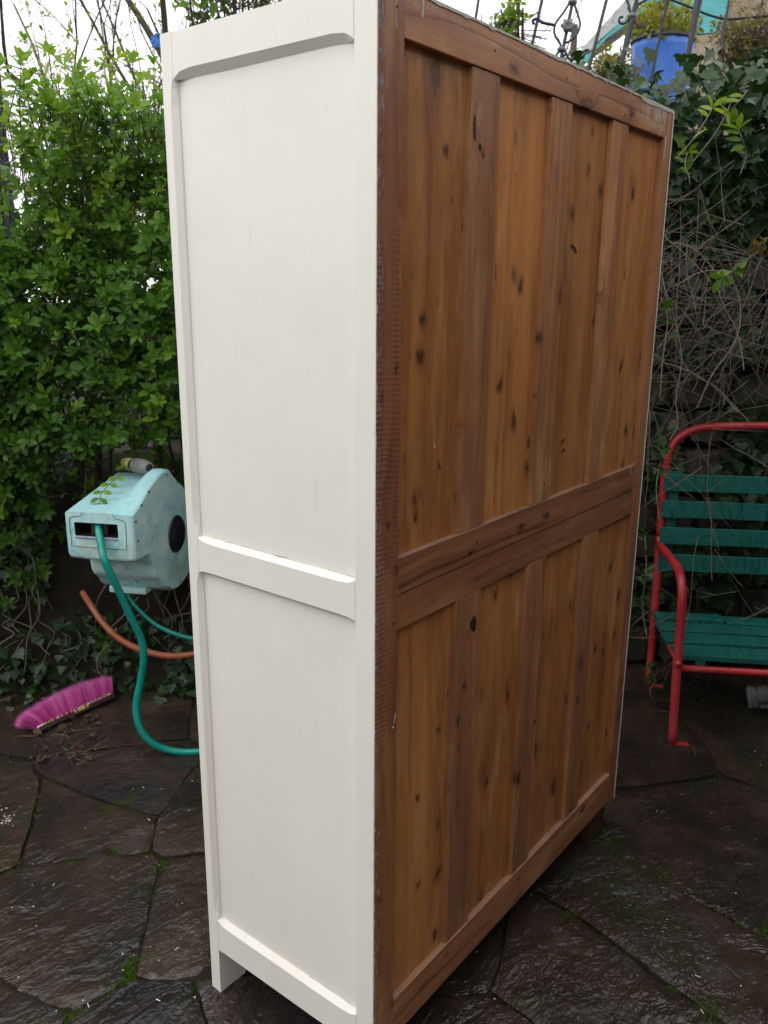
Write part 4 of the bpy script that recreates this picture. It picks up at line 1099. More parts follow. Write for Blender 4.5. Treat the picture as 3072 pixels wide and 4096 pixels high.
for t, z_ in ((.02, .122), (.067, .164), (.122, .195), (.262, .222), (.025, .058), (.34, .178)):
    V, F = [], []; tube_geo(V, F, [rp(t, -.004, z_), rp(t, .0015, z_)], .0042, 8); link('screw_hole', mesh('screw_hole', V, F, M['blackplastic']), reel)
me = bbox_mesh('bottom_latch', .17, .24, -.195, -.060, -.182, -.158, M['reel'], .004, M=MR); link('bottom_latch', me, reel)
me = bbox_mesh('slot_lip', -.006, .02, -.200, -.054, .066, .0705, simple('pale_lip', (.34, .34, .52), .5), .002, M=MR); link('slot_lip', me, reel)
# rollers inside the mouth
for w_ in (-.150, -.112):
    V, F = [], []; tube_geo(V, F, [rp(.03, w_, .072), rp(.03, w_, .116)], .010, 10); link('roller', mesh('roller', V, F, simple('roller_plastic', (.07, .045, .04), .5)), reel)
# wall bracket behind
me = bbox_mesh('bracket', .47, .62, -.16, -.07, -.15, .10, M['blackplastic'], .004, M=MR); link('bracket', me, reel)
gh = tag(tube('garden_hose', smoothpath([at(402, 2092, 2.76), at(395, 2094, 2.69), at(394, 2118, 2.655), at(402, 2165, 2.635), at(420, 2245, 2.60), at(475, 2363, 2.64), at(525, 2471, 2.68), at(563, 2550, 2.71), at(575, 2629, 2.73), at(563, 2722, 2.75), at(545, 2823, 2.76),
              at(557, 2904, 2.76), at(600, 2965, 2.77), at(663, 2997, 2.79), at(730, 3008, 2.80), at(800, 3006, 2.80), at(900, 2990, 2.82), at(1000, 3020, 2.76)], 8), .0118, M['hosegreen'], None, 16), 'thick teal green hose looping from the reel mouth down to the paving', 'hose')
tag(tube('garden_hose', smoothpath([at(500, 2330, 3.02), at(520, 2390, 3.0), at(557, 2439, 2.99), at(620, 2496, 2.99), at(696, 2534, 2.99), at(775, 2555, 3.0), at(860, 2560, 3.0), at(960, 2500, 3.05)], 8), .0078, M['hosegreen'], None, 12), 'thinner dark green hose curving from under the reel behind the wardrobe', 'hose')
tag(tube('garden_hose', smoothpath([at(330, 2370, 3.12), at(367, 2427, 3.06), at(411, 2490, 3.03), at(475, 2553, 3.01), at(551, 2594, 3.0), at(633, 2618, 3.0), at(709, 2624, 3.0), at(790, 2612, 3.0), at(880, 2580, 3.0), at(960, 2520, 3.05)], 8), .0115, M['hoseorange'], None, 14), 'faded orange hose hanging in a curve under the aqua reel', 'hose')
# spray nozzle lying on the reel
noz = empty('hose_connector', at(552, 1872, 2.97), label='grey and yellow hose connector lying on top of the aqua reel', cat='hose connector')
A0, A1 = at(497, 1852, 2.97), at(600, 1872, 2.84)
def lathe(name, a, b, prof, mat, parent):
    V, F = [], []; tube_geo(V, F, [a.lerp(b, t) for t, r_ in prof], [r_ for t, r_ in prof], 20); return link(name, mesh(name, V, F, mat, True), parent)
lathe('yellow_collar', A0, A1, [(0, .012), (.03, .018), (.15, .022), (.36, .0225)], simple('lime_plastic', (.42, .48, .13), .45), noz)
lathe('black_ring', A0, A1, [(.345, .0205), (.36, .0215), (.46, .0225), (.47, .021)], M['blackplastic'], noz)
lathe('grey_sleeve', A0, A1, [(.455, .0235), (.50, .0255), (.72, .0265), (.90, .0215), (.97, .018), (.976, .0145)], simple('grey_plastic', (.24, .22, .215), .5), noz)
lathe('bore', A0, A1, [(.96, .0120), (.982, .0128)], M['dark'], noz)

# ------------------------------------------------------------------ BROOM HEAD
broom = empty('broom_head', ground_at(300, 2880), label='magenta bristled broom head lying on its side on the wet paving at left', cat='broom')
bA = ground_at(150, 2935) + UZ * .016; bB = ground_at(452, 2800) + UZ * .020
bx = (bB - bA).normalized(); blen = (bB - bA).length; bperp = Vector((-bx.y, bx.x, 0)); bdir = (bperp * .80 + UZ * .60).normalized(); bn = bx.cross(bdir).normalized()
if bdir.dot(FWD) < 0: bperp = -bperp; bdir = (bperp * .8 + UZ * .6).normalized()
bn = bdir.cross(bx).normalized()
if bn.dot(FWD) > 0: bn = -bn                         # points to the viewer
bm_, N_, L_, B_, O_ = newmat('magenta_bristle'); g_ = G(N_, L_)
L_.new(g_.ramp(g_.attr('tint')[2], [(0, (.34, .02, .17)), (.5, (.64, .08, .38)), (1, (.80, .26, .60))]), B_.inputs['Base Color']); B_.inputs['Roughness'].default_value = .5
M['bristle'] = bm_; TT = []
V, F = [], []
for k in range(12000):
    ti = random.randrange(38); t = (ti + .5) / 38; q = random.choice((-1, -.33, .33, 1)); tr = random.Random(ti * 7 + int(q * 10))
    fan = (t - .5) * 2
    base = bA + bx * (blen * t + random.gauss(0, .0012)) + bn * (q * .013 + random.gauss(0, .0012)) + bdir * .004
    ln_ = (.093 - .018 * abs(fan) ** 3) * random.uniform(.78, 1.03) * tr.uniform(.97, 1.03)
    d0 = (bdir + bx * (fan * .26 + (-.45 * max(0, -fan - .5) / .5) + .10 + tr.uniform(-.03, .03)) + bn * (q * .22 + tr.uniform(-.04, .04)) + rdir() * .12).normalized()
    sag = bx * (-.012 if t < .15 else 0) + rdir() * .004
    side_ = d0.cross(bn).normalized() * .00055
    p0, p1, p2 = base, base + d0 * ln_ * .5, base + d0 * ln_ + sag - UZ * .004
    if p2.z < .003: p2.z = .003
    b0 = len(V); V += [p0 - side_, p0 + side_, p1 - side_, p1 + side_, p2]; F += [(b0, b0 + 1, b0 + 3), (b0, b0 + 3, b0 + 2), (b0 + 2, b0 + 3, b0 + 4)]
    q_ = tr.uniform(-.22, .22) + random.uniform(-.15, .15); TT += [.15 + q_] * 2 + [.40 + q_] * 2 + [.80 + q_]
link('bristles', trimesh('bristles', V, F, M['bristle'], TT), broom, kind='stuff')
MBm = Matrix((bx, bdir, bn)).transposed().to_4x4(); MBm.translation = bA
link('block', bbox_mesh('block', -.006, blen + .004, -.018, .003, -.018, .0165, simple('dark_broom_block', (.035, .018, .02), .5, var=.5, scale=80), .006, M=MBm), broom)
stm = [simple('stitch_yellow', (.50, .42, .03), .5), simple('stitch_red', (.35, .02, .03), .5), simple('stitch_white', (.55, .48, .50), .5)]
V, F, MI = [], [], []
for k in range(44):
    x0 = .028 + (blen - .034) * k / 44; b0 = len(V); dr = -.010 if 16 < k < 27 else -.0015
    for a_ in (x0, x0 + .0042):
        V += [(a_, dr, .0155), (a_, dr, .0185), (a_, .0055, .0185), (a_, .0055, .0155)]
    F += [(b0, b0 + 1, b0 + 2, b0 + 3), (b0 + 4, b0 + 7, b0 + 6, b0 + 5), (b0, b0 + 4, b0 + 5, b0 + 1), (b0 + 1, b0 + 5, b0 + 6, b0 + 2), (b0 + 2, b0 + 6, b0 + 7, b0 + 3), (b0 + 3, b0 + 7, b0 + 4, b0)]
    MI += [random.choice((0, 0, 1, 2, 2)) if k % 2 == 0 else random.choice((1, 2))] * 6
    if False: pass
V = [MBm @ Vector(v) for v in V]
link('stitching', mesh('stitching', V, F, stm, midx=MI), broom, kind='stuff')
tube('white_strip', [MBm @ Vector((-.004, .000, .016)), MBm @ Vector((.026, .001, .017))], .004, M['dripwhite'], broom, 8)

# white brush under the bench, cut by the frame
wbr = empty('scrubbing_brush', ground_at(3040, 2850), label='white bristled brush head lying on the paving under the bench, at the right edge', cat='brush')
wA = ground_at(2992, 2825) + UZ * .022; wx = BA.copy(); wd_ = (UZ * .62 - BB * .62).normalized(); wn = wx.cross(wd_)
MWb = Matrix((wx, wd_, wn)).transposed().to_4x4(); MWb.translation = wA
link('block', bbox_mesh('block', 0, .26, -.012, .012, -.022, .022, simple('pale_block', (.20, .17, .13), .5), .006, M=MWb), wbr)
V, F = [], []
for k in range(6500):
    t = random.random(); q = random.uniform(-1, 1); base = wA + wx * (.26 * t) + wn * (q * .025) + wd_ * .010
    d0 = (wd_ + wx * ((t - .5) * .6 if t > .12 else -.5) + wn * q * .5 + rdir() * .12).normalized(); ln_ = random.uniform(.040, .058)
    s_ = d0.cross(FWD).normalized() * .0009; b0 = len(V); V += [base - s_, base + s_, base + d0 * ln_]; F.append((b0, b0 + 1, b0 + 2))
link('bristles', mesh('bristles', V, F, simple('white_bristle', (.86, .87, .90), .5, bump=0, var=.10)), wbr, kind='stuff')

# ------------------------------------------------------------------ TERRACE THINGS: barrel, railing, shelter, shrubs
def lathe_z(name, c, prof, mat, parent, seg=40, sm=True, fl=0):
    V, F = [], []
    for r_, z_ in prof:
        for j in range(seg):
            rr_ = r_ * (1 - (fl if j % 3 == 0 else 0)); V.append(Vector(c) + Vector((rr_ * math.cos(2 * math.pi * j / seg), rr_ * math.sin(2 * math.pi * j / seg), z_)))
    for i in range(len(prof) - 1):
        for j in range(seg):
            a = i * seg + j; b_ = i * seg + (j + 1) % seg; F.append((a, b_, b_ + seg, a + seg))
    return link(name, mesh(name, V, F, mat, sm), parent)
M['blue'] = simple('blue_plastic', (.035, .13, .55), .42, var=.35, scale=9, bump=.2, col2=(.05, .17, .55))
bc = at(2630, 420, 5.6); rb = .195; bt = at(2630, 185, 5.6).z
barrel = empty('blue_barrel', (bc.x, bc.y, bt - .62), label='blue plastic barrel planted with yellow-green leaves on the terrace behind the ivy', cat='barrel')
lathe_z('drum', (bc.x, bc.y, bt), [(0, -.62), (rb * .96, -.62), (rb * .99, -.58), (rb, -.30), (rb, -.06), (rb * 1.02, -.05), (rb * 1.02, -.03), (rb, -.02), (rb * 1.03, -.005), (rb * 1.04, .006), (rb * 1.0, .008), (rb * .96, .0), (rb * .95, -.08), (0, -.08)], M['blue'], barrel, 42, True, .025)
lathe_z('rim', (bc.x, bc.y, bt), [(rb * 1.03, -.012), (rb * 1.06, -.006), (rb * 1.06, .010), (rb * 1.0, .014), (rb * .96, .010)], simple('black_rim', (.02, .022, .03), .5), barrel, 40)
lathe_z('soil', (bc.x, bc.y, bt - .03), [(rb * .95, 0), (rb * .5, .02), (0, .03)], M['soil'], barrel, 20)
L = Leaves(); SV, SF = [], []
for k in range(260):
    a = random.uniform(0, 6.28); r_ = rb * 1.15 * math.sqrt(random.random()); p = Vector((bc.x + r_ * math.cos(a), bc.y + r_ * math.sin(a), bt + random.uniform(-.03, .20)))
    d = (rdir() + UZ * .6).normalized(); whorl(L, p, d, 3, random.uniform(.035, .06), random.uniform(.3, 1.0), (.6, 1.4), .2)
    if k % 3 == 0: tube_geo(SV, SF, [Vector((bc.x, bc.y, bt - .03)).lerp(p, .3), p], [.003, .0015], 4, cap=False)
leaf_objects('leaf', L, 'obovate', M['ochre'], barrel, 120, 6, stuffname='leaves'); link('stems', mesh('stems', SV, SF, M['twig']), barrel, kind='stuff')

M['iron'] = simple('dark_iron', (.030, .034, .042), .42, .6, var=.4, scale=40, bump=.3)
M['irongrey'] = simple('grey_painted_iron', (.16, .165, .18), .5, .2, var=.4, scale=60, bump=.3)
FD = 3.85
railing = empty('iron_railing', at(2250, 700, FD), label='dark wrought iron railing with scrolls and a flower boss above the wardrobe back', cat='railing')
def bar(p0, p1, r, nm='bar', mat='iron', prof=None, D=FD, tw=0., sides=8, sq=1.):
    a, b_ = at(p0[0], p0[1], D), at(p1[0], p1[1], D); d = b_ - a; a = a - d * .75; b_ = b_ + d * .65
    n = 16; pts = [a.lerp(b_, i / (n - 1)) for i in range(n)]
    if a.z < 2.05:
        pts = [p for p in pts if p.z > 2.0]
        n = len(pts)
    tube(nm, pts, [r * (prof(i / (n - 1)) if prof else 1) for i in range(n)], M[mat], railing, sides, twist=tw, squash=sq)
bar((1900, 90), (1914, 0), .0065)
bar((2016, 90), (2045, 0), .0085, prof=lambda t: 1 + 1.1 * math.exp(-((t - .5) / .16) ** 2), sq=.5)
bar((2126, 190), (2168, 0), .0075)
bar((2243, 240), (2292, 0), .0080)
bar((2352, 290), (2426, 0), .0078)
bar((2465, 345), (2535, 50), .0090, prof=lambda t: 1 + .75 * math.exp(-((t - .62) / .13) ** 2))
bar((2600, 330), (2670, 0), .0085, 'twisted_bar', tw=.7, sides=4)
bar((2745, 260), (2794, 0), .0120, prof=lambda t: 1 + .55 * math.exp(-((t - .75) / .25) ** 2))
bar((2895, 120), (2917, 0), .0070)
def ball(nm, u, v, r, mat='irongrey', D=FD):
    bm = bmesh.new(); bmesh.ops.create_uvsphere(bm, u_segments=14, v_segments=10, radius=r); bm.transform(Matrix.Translation(at(u, v, D)) @ Matrix.Diagonal((1.25, 1.25, .9, 1)))
    me = bpy.data.meshes.new(nm); bm.to_mesh(me); bm.free(); me.materials.append(M[mat]); me.polygons.foreach_set('use_smooth', [True] * len(me.polygons)); link(nm, me, railing)
ball('collar', 2290, 8, .017); ball('collar', 2246, 198, .016); ball('collar', 2528, 64, .017)
def scroll(pts, r=.0055): tube('scroll', smoothpath([at(u, v, FD - .004) for u, v in pts], 6), r, M['iron'], railing, 8)
scroll([(2280, 10), (2250, 55), (2222, 95), (2218, 135), (2238, 170), (2247, 195)]); scroll([(2296, 12), (2312, 60), (2320, 100), (2305, 140), (2278, 165), (2262, 170), (2256, 158)])
scroll([(2236, 205), (2226, 222), (2235, 238), (2250, 232), (2262, 215)]); scroll([(2258, 200), (2275, 235), (2290, 240), (2291, 222), (2282, 218)])
scroll([(2522, 58), (2515, 20), (2500, -10), (2480, -40)]); scroll([(2536, 58), (2552, 20), (2590, -5), (2625, -40)]); scroll([(2518, 72), (2500, 92), (2484, 94), (2476, 84), (2480, 70), (2492, 68)])
scroll([(2536, 74), (2548, 100), (2558, 110), (2568, 104), (2566, 92)]); scroll([(2216, 100), (2170, 90), (2148, 76), (2132, 82), (2134, 96)], .007)
V, F = [], []; fc = at(2271, 103, FD - .014); 
for ring, (r_, off) in enumerate(((.006, -.010), (.018, -.012), (.030, -.002), (.028, .004))):
    for j in range(24):
        a = 2 * math.pi * j / 24; q = r_ * (1 + (.16 if ring > 1 else .05) * math.cos(6 * a)); V.append(fc + RGT * (q * math.cos(a)) + UPV * (q * math.sin(a)) + FWD * (off + (.003 * math.cos(6 * a) if ring == 1 else 0)))
V.append(fc + FWD * -.012)
for i in range(3):
    for j in range(24):
        a = i * 24 + j; b_ = i * 24 + (j + 1) % 24; F.append((a, b_, b_ + 24, a + 24))
F += [(j, (j + 1) % 24, 96) for j in range(24)]
link('flower_boss', mesh('flower_boss', V, F, M['irongrey'], True), railing)
a_, b_ = at(1700, 620, FD), at(3300, 560, FD); a_.z = b_.z = 2.18
tube('bottom_rail', [a_, b_], .010, M['iron'], railing, 8)
a_ = at(1700, -520, FD); b_ = at(3300, -420, FD); b_.z = a_.z; tube('top_rail', [a_, b_], .014, M['iron'], railing, 8)
tag(tube('black_cable', smoothpath([at(2600, -60, 4.4), at(2680, -5, 4.4), at(2760, 28, 4.4), at(2830, 58, 4.4), at(2890, 74, 4.4), at(2930, 76, 4.4), at(3100, 60, 4.4)], 5), .006, M['iron'], None, 6), 'thin black cable sagging across the railing above the blue barrel', 'cable')

# tarpaulin shelter with a turquoise edge and the pale house behind it
M['tarp'] = simple('grey_tarpaulin', (.42, .43, .44), .6, var=.3, scale=14, bump=.3, dist=.01); M['teal'] = simple('turquoise_tarpaulin', (.06, .34, .36), .45, var=.25, scale=10, bump=.2, dist=.01)
sh = empty('tarpaulin_shelter', at(2700, 500, 7.5), label='grey tarpaulin shelter roof with turquoise edge behind the railing', cat='shelter')
def sheet(nm, px_, D0, D1, mat, thick=.02):
    n = len(px_); fr = [at(u, v, D0) for u, v in px_]; bk = [at(u, v, D0) + (FWD * (D1 - D0)) * .0 + Vector((FWD.x, FWD.y, 0)).normalized() * thick for u, v in px_]
    V = fr + bk; F = [tuple(range(n)), tuple(range(2 * n - 1, n - 1, -1))] + [(i, n + i, n + (i + 1) % n, (i + 1) % n) for i in range(n)]
    return link(nm, mesh(nm, V, F, mat), sh)
sheet('roof_sheet', [(2250, 330), (2330, 190), (2420, 90), (2520, -20), (2600, -60), (2680, -60), (2600, 0), (2480, 90), (2380, 175), (2300, 330)], 7.5, 7.5, M['tarp'], 1.6)
sheet('edge_band', [(2330, 240), (2398, 168), (2480, 92), (2560, 28), (2640, -50), (2720, -50), (2610, 22), (2520, 90), (2430, 150), (2385, 200), (2345, 250)], 7.46, 7.46, M['teal'], .05)
sheet('side_sheet', [(2700, -60), (2690, 90), (2740, 110), (2800, 135), (2870, 128), (2905, 60), (2925, -60)], 7.3, 7.3, M['teal'], .05)
sheet('side_sheet', [(2610, -50), (2560, 40), (2620, 60), (2700, 40), (2700, -50)], 7.6, 7.6, simple('brown_sheet', (.18, .15, .13), .7), .05)
# posts down to the terrace
for u in (2300, 2900):
    tube('post', [at(u, 100, 7.7), Vector((at(u, 100, 7.7).x, at(u, 100, 7.7).y, 2.2))], .03, M['bark'], sh, 8)
hs = empty('pale_house', at(3100, 600, 11), label='pale stone house corner behind the shelter at the top right', cat='house')
c = at(3190, 60, 11.0); me = bbox_mesh('wall', -1.0, 2.2, 0, 3, 1.5, 8.5, simple('house_stone', (.34, .27, .19), .9, var=.3, scale=6, bump=.5, dist=.02), .01, M=Matrix.Translation((c.x, c.y, 0)) @ Matrix((BD, BN, UZ)).transposed().to_4x4()); link('wall', me, hs)
me = bbox_mesh('roof', -1.2, 2.4, -.2, 3.2, 8.5, 8.7, M['bark'], .01, M=Matrix.Translation((c.x, c.y, 0)) @ Matrix((BD, BN, UZ)).transposed().to_4x4()); link('roof', me, hs)

def bush(name, label, c, rad, n, kind, mat, size, tint, base_z, cat='shrub', twigs=True, nparts=300, down=.3, twl=.22):
    r = empty(name, (c.x, c.y, base_z), label=label, cat=cat); L = Leaves(); SV, SF = [], []
    for k in range(n):
        q = rdir() * (random.random() ** .4); q = Vector((q.x * rad[0], q.y * rad[0], q.z * rad[1]))
        if noise.noise((q + c) * 3.0) < -.15: continue
        p = c + q; d = (q.normalized() * .7 + UZ * .6 + rdir() * .5).normalized()
        whorl(L, p, d, random.choice((3, 4, 5)), size * random.uniform(.7, 1.2), tint + random.uniform(-.22, .22), (.6, 1.4))
        tube_geo(SV, SF, [p - d * twl, p - d * twl * .4 + rdir() * .01, p], [.003, .002, .001], 3, cap=False)
    for k in range(12):
        a = rdir() * .1; top = c + Vector((random.uniform(-.6, .6) * rad[0], random.uniform(-.6, .6) * rad[0], random.uniform(-.2, .8) * rad[1]))
        b0 = Vector((c.x + a.x, c.y + a.y, base_z)); tube_geo(SV, SF, smoothpath([b0, b0.lerp(top, .5) + rdir() * .12, top], 4), [.016 * (1 - .09 * i) for i in range(9)], 5, cap=False)
    leaf_objects('leaf', L, kind, mat, r, nparts, 6); link('branches', mesh('branches', SV, SF, M['bark'], True), r, kind='stuff'); return r
bush('evergreen_bush', 'green leafy bush showing just above the painted end of the wardrobe', at(930, -60, 3.75), (.34, .34), 420, 'obovate', M['leaf'], .055, .62, 0)
bush('ochre_shrub', 'ochre and yellow-green shrub left of the blue barrel', at(2440, 300, 5.3), (.20, .16), 260, 'obovate', M['ochre'], .036, .45, 2.5)
bush('ochre_shrub', 'browning shrub behind and above the blue barrel', at(2620, 95, 6.3), (.24, .12), 160, 'obovate', M['ochre'], .045, .65, 2.6)
bush('wispy_shrub', 'wispy olive and brown shrub at the top right corner', at(3030, 150, 4.6), (.26, .26), 600, 'lance', M['ochre'], .030, .35, 2.3)
bush('low_shrub', 'pale green shoots at the foot of the railing left of the flower boss', at(2040, 110, 3.7), (.10, .12), 60, 'lance', M['lime'], .045, .6, 2.1)
bush('backlit_shrub', 'bright yellow-green shrub glimpsed through the hedge', at(500, 760, 5.2), (.9, .8), 900, 'obovate', M['lime'], .06, .7, 0)

# ------------------------------------------------------------------ TREES
def tree(name, label, base, height, r0, lean=(0, 0), levels=4, mat=None, leafmat_=None, leafn=0, tint=.6, size=.05, spread=.55, seed=1, cat='tree', kmin=3, group=None):
    rs = random.Random(seed); r = empty(name, base, label=label, cat=cat, group=group); V, F = [], []; V2, F2 = [], []; L = Leaves()
    def rd():
        v = Vector((rs.gauss(0, 1), rs.gauss(0, 1), rs.gauss(0, 1))); return v.normalized()
    def grow(p, d, l, rad, lv):
        n = 5; pts = [p]; dd = d
        for i in range(n):
            dd = (dd + rd() * .13 + UZ * .03).normalized(); pts.append(pts[-1] + dd * l / n)
        rr = [rad * (1 - .5 * i / n) for i in range(n + 1)]
        if lv == 0: tube_geo(V, F, pts, rr, 8, cap=False)
        else: tube_geo(V2, F2, pts, rr, 5 if lv == 1 else 3, cap=False)
        if lv >= levels:
            if leafn and rs.random() < .85:
                for _ in range(leafn):
                    q = pts[rs.randint(1, n)]; e = (dd + rd() * .9).normalized(); L.add(q, e, UZ + rd() * .6, size * rs.uniform(.6, 1.2), tint + rs.uniform(-.25, .25))
            return
        kk = kmin + rs.randint(0, 2) + (1 if lv == 0 else 0)
        for j in range(kk):
            i = rs.randint(2, n) if lv else rs.randint(2, n)
            e = (dd * (1 - spread) + rd() * spread + UZ * .12).normalized()
            grow(pts[i], e, l * rs.uniform(.5, .75), rr[i] * rs.uniform(.5, .72), lv + 1)
    grow(Vector(base), Vector((lean[0], lean[1], 1)).normalized(), height, r0, 0)
    link('trunk', mesh('trunk', V, F, mat or M['bark'], True), r)
    link('crown_branches', mesh('crown_branches', V2, F2, mat or M['bark'], True), r, kind='stuff')
    if leafn: leaf_objects('leaf', L, 'lance', leafmat_, r, 0, 4)
    return r
def tb(u, D): p = at(u, 600, D); return Vector((p.x, p.y, 0))
M['greybark'] = simple('grey_bark', (.16, .14, .125), .85, var=.4, scale=50, bump=.5, dist=.004)
tree('bare_tree', 'bare grey tree leaning left behind the hedge at the top left', tb(520, 7.5), 2.6, .06, (-.20, .20), 5, M['greybark'], spread=.6, seed=3)
tree('bare_tree', 'slim bare tree behind the hedge nearest the wardrobe corner', tb(470, 8.5), 2.9, .05, (-.12, .15), 5, M['greybark'], spread=.55, seed=8)
tree('bare_tree', 'faint bare tree far left against the white sky', tb(90, 11), 2.6, .05, (.05, .1), 5, M['greybark'], spread=.65, seed=12)
tree('willow_tree', 'yellow-green budding tree rising behind the wardrobe top left corner', tb(640, 8.0), 3.0, .07, (.06, .0), 4, M['bark'], M['ochre'], 5, .85, .055, .5, seed=21)
tree('brown_tree', 'brown tree trunk between willow and green bush above the wardrobe', tb(780, 8.6), 3.6, .10, (-.05, .05), 4, M['bark'], M['ochre'], 4, .7, .06, .5, seed=33)
for i, (u, D_, sd) in enumerate(((1980, 8.5, 41), (2180, 10, 45), (2330, 9.0, 52), (2080, 12, 57))):
    tree('bare_tree', ['fine bare twigs left of the railing scrolls, behind the fence', 'bare tree behind the flower boss of the railing', 'bare tree right of the flower boss, beside the shelter', 'farthest bare tree seen between the railing bars'][i], tb(u, D_), 2.9, .045, (.05, .02), 5, M['greybark'], spread=.65, seed=sd)
# dark post at the left edge, seen through the hedge top
pp = at(-32, 400, 4.2); po = empty('dark_post', (pp.x, pp.y, 0), label='dark slate blue post at the far left edge behind the hedge', cat='post')
link('shaft', bbox_mesh('shaft', pp.x - .04, pp.x + .04, pp.y - .04, pp.y + .04, -.03, at(-12, 250, 4.2).z, simple('slate_paint', (.03, .036, .05), .6), .006), po)
link('cap', bbox_mesh('cap', pp.x - .05, pp.x + .05, pp.y - .05, pp.y + .05, at(-12, 250, 4.2).z, at(-12, 240, 4.2).z, simple('slate_cap', (.03, .036, .05), .6), .004), po)
# scrap of blue plastic caught beside the wardrobe corner
V, F = [], []; bcn = at(622, 165, 4.0)
for i in range(9):
    for j in range(9):
        a, b_ = i / 8 - .5, j / 8 - .5; V.append(bcn + RGT * a * .045 + UPV * b_ * .06 + FWD * (.02 * noise.noise(Vector((a * 5, b_ * 5, 1)))) + RGT * .02 * noise.noise(Vector((b_ * 6, 2, a * 3))))
for i in range(8):
    for j in range(8): a = i * 9 + j; F.append((a, a + 9, a + 10, a + 1))
o = tag(link('blue_rag', mesh('blue_rag', V, F, simple('blue_cloth', (.04, .19, .62), .6), True)), 'small bright blue rag caught in branches beside the wardrobe top left corner', 'rag')
md = o.modifiers.new('thickness', 'SOLIDIFY'); md.thickness = .003

# ------------------------------------------------------------------ MOSS, WEEDS, LITTER
M['moss'] = leafmat('moss_blade', [(0, (.025, .05, .010)), (.5, (.06, .12, .014)), (1, (.14, .24, .02))], .3, .6, .2)
V, F, T = [], [], []
def blades(c, n, r, h0, h1, tint, wd=.0016):
    for _ in range(n):
        a = random.uniform(0, 6.28); rr_ = r * math.sqrt(random.random()); p = Vector((c[0] + rr_ * math.cos(a), c[1] + rr_ * math.sin(a), c[2] if len(c) > 2 else -.006))
        h_ = random.uniform(h0, h1); d = (UZ + rdir() * .8).normalized(); s_ = perp(d) * wd * random.uniform(.6, 1.4); b0 = len(V)
        V.extend([p - s_, p + s_, p + d * h_ * .6 + s_ * .7, p + d * h_ * .6 - s_ * .7, p + (d + rdir() * .3) * h_]); F.extend([(b0, b0 + 1, b0 + 2), (b0, b0 + 2, b0 + 3), (b0 + 3, b0 + 2, b0 + 4)])
        T.extend([max(0, min(1, tint + random.uniform(-.25, .25)))] * 5)
for x, y in JOINTS:
    q = noise.noise(Vector((x * 3.2, y * 3.2, 20))); k = noise.noise(Vector((x * 11, y * 11, 3)))
    if q + .6 * k > .10: blades((x, y, -.012), random.randint(4, 9), .010, .008, .015, .30 + .3 * q)
tag(link('moss', trimesh('moss', V, F, M['moss'], T), kind='stuff'), 'moss growing in the seams between the paving slabs', 'moss')
V, F, T = [], [], []
for u, v, n, r, h in ((101, 3229, 160, .06, .022), (70, 3200, 120, .05, .02), (460, 3228, 150, .045, .030), (520, 3265, 60, .03, .02), (433, 3420, 90, .035, .016), (300, 3440, 40, .02, .014), (478, 3424, 40, .02, .014), (590, 3418, 50, .02, .014), (648, 3458, 90, .028, .02),
                      (545, 3870, 260, .045, .018), (560, 3835, 120, .03, .016), (770, 3960, 70, .02, .016), (800, 3955, 60, .018, .016), (760, 4000, 160, .03, .010), (480, 3930, 120, .03, .010), (280, 4080, 120, .03, .018), (20, 3450, 90, .05, .02), (330, 2620, 60, .05, .03),
                      (2660, 3520, 160, .05, .020), (2720, 3560, 90, .035, .018), (2790, 3600, 90, .03, .018), (2880, 3640, 90, .03, .018), (2960, 3700, 90, .03, .02), (3050, 3745, 160, .04, .028), (2370, 3370, 110, .04, .030), (2450, 3380, 60, .03, .03), (2290, 3680, 110, .035, .028),
                      (2400, 3750, 60, .03, .02), (2500, 3800, 90, .03, .02), (2700, 3950, 60, .02, .02), (2850, 4040, 220, .035, .034), (2900, 4060, 90, .03, .03), (2050, 3985, 60, .02, .02), (2150, 4040, 120, .04, .024), (2600, 2810, 70, .05, .03), (2640, 2960, 60, .05, .018), (2750, 2990, 40, .04, .016), (2160, 3530, 60, .03, .02)):
    g_ = ground_at(u, v); 
    for _ in range(max(3, n // 14)):
        q_ = (g_.x + random.gauss(0, r * .7), g_.y + random.gauss(0, r * .35), -.008); blades(q_, 34, .012, h * .25, h * .7, .62, .0010)
tag(link('weeds', trimesh('weeds', V, F, M['moss'], T), kind='stuff'), 'tufts of bright green weeds in the paving joints', 'weeds')
V, F, T = [], [], []
for k in range(90):
    if k < 45: g_ = ground_at(random.uniform(1400, 3072), random.uniform(3000, 4096))
    else: g_ = ground_at(random.uniform(0, 860), random.uniform(2950, 4096))
    a = random.uniform(0, 6.28); l_ = random.choice((.0012, .0015, .002, .002, .006)); w_ = .0008 if l_ > .004 else l_ * .7; d = Vector((math.cos(a), math.sin(a), 0)); e = Vector((-d.y, d.x, 0)); b0 = len(V); z_ = UZ * .009
    V += [g_ + z_ - d * l_ - e * w_, g_ + z_ + d * l_ - e * w_, g_ + z_ + d * l_ + e * w_ + UZ * .001, g_ + z_ - d * l_ + e * w_ + UZ * .001]; F += [(b0, b0 + 1, b0 + 2), (b0, b0 + 2, b0 + 3)]
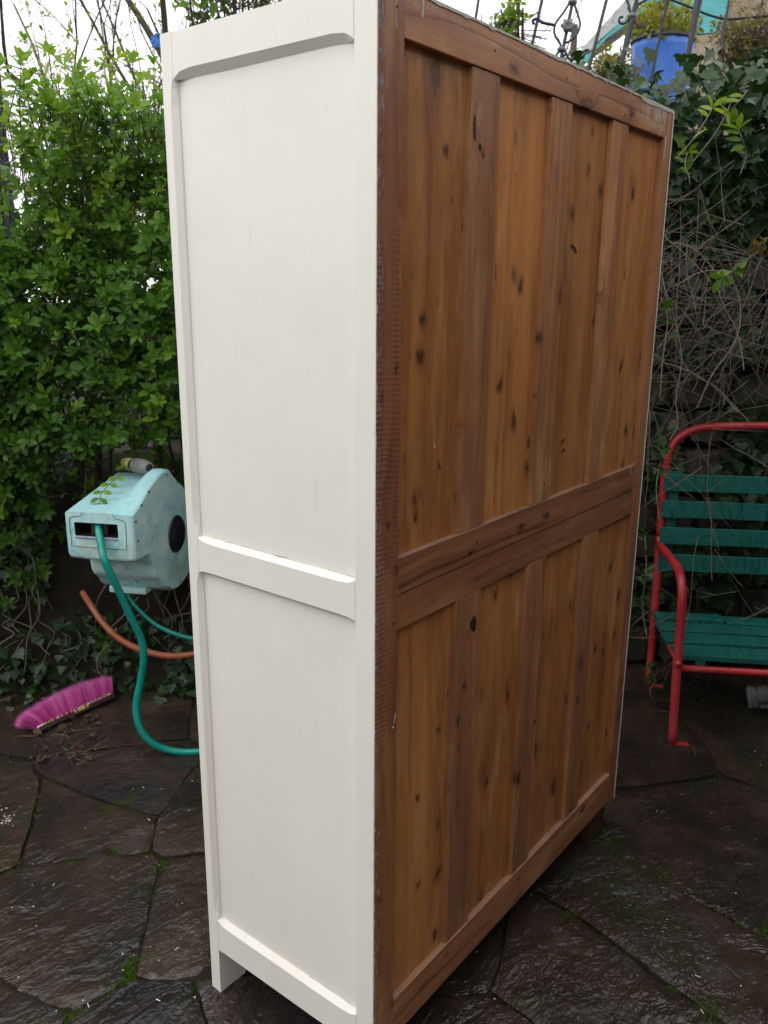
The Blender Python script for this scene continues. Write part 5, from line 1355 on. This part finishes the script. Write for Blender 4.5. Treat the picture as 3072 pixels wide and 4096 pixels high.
for k in range(26):  # pale chips clustered at the left edge
    g_ = ground_at(random.gauss(22, 18), random.gauss(3275, 22)); a = random.uniform(0, 6.28); l_ = random.uniform(.002, .006); d = Vector((math.cos(a), math.sin(a), 0)); e = Vector((-d.y, d.x, 0)); b0 = len(V); z_ = UZ * .010
    V += [g_ + z_ - d * l_, g_ + z_ + e * l_ * .5, g_ + z_ + d * l_, g_ + z_ - e * l_ * .5 + UZ * .001]; F += [(b0, b0 + 1, b0 + 2), (b0, b0 + 2, b0 + 3)]
tag(link('paint_flakes', mesh('paint_flakes', V, F, M['dripwhite']), kind='stuff'), 'tiny white paint flakes and grit scattered over the dark paving, with a cluster of pale chips at left', 'paint flakes')
L = Leaves()
for k in range(70):
    u, v = (random.uniform(120, 420), random.uniform(2860, 3080)) if k < 40 else (random.uniform(0, 700), random.uniform(2700, 2860))
    g_ = ground_at(u, v); L.add(g_ + UZ * random.uniform(.008, .02), Vector((random.gauss(0, 1), random.gauss(0, 1), .2)), UZ + rdir() * .6, random.uniform(.02, .045), random.uniform(0, .25))
deadm = leafmat('dead_leaf', [(0, (.05, .026, .014)), (1, (.22, .13, .08))], .1, .6, .3)
lit = empty('leaf_litter', ground_at(280, 2950), label='brown dead leaves scattered round the pink broom head', cat='dead leaves')
leaf_objects('leaf', L, 'obovate', deadm, lit, 80, 4, stuffname='leaves')
SV, SF = [], []
for k in range(26):
    g_ = ground_at(random.uniform(150, 400), random.uniform(2920, 3060)); twig(g_ + UZ * .012, Vector((random.gauss(0, 1), random.gauss(0, 1), .15)), random.uniform(.03, .1), .0012, 4, .3, .02)
for u, v, l_, a in ((2780, 3035, .06, .4), (2680, 2860, .07, 2.), (2960, 3930, .05, 1.), (2400, 3365, .09, -.3)):
    twig(ground_at(u, v) + UZ * .01, Vector((math.cos(a), math.sin(a), .02)), l_, .0012, 4, .08)
o = link('root_debris', mesh('root_debris', SV, SF, M['twig'], True), kind='stuff'); tag(o, 'fine brown roots and straw lying below the pink broom', 'debris')
print('objects', len(bpy.data.objects), 'tris', sum(len(o.data.polygons) for o in bpy.data.objects if o.type == 'MESH'), 'slabs', nslab)
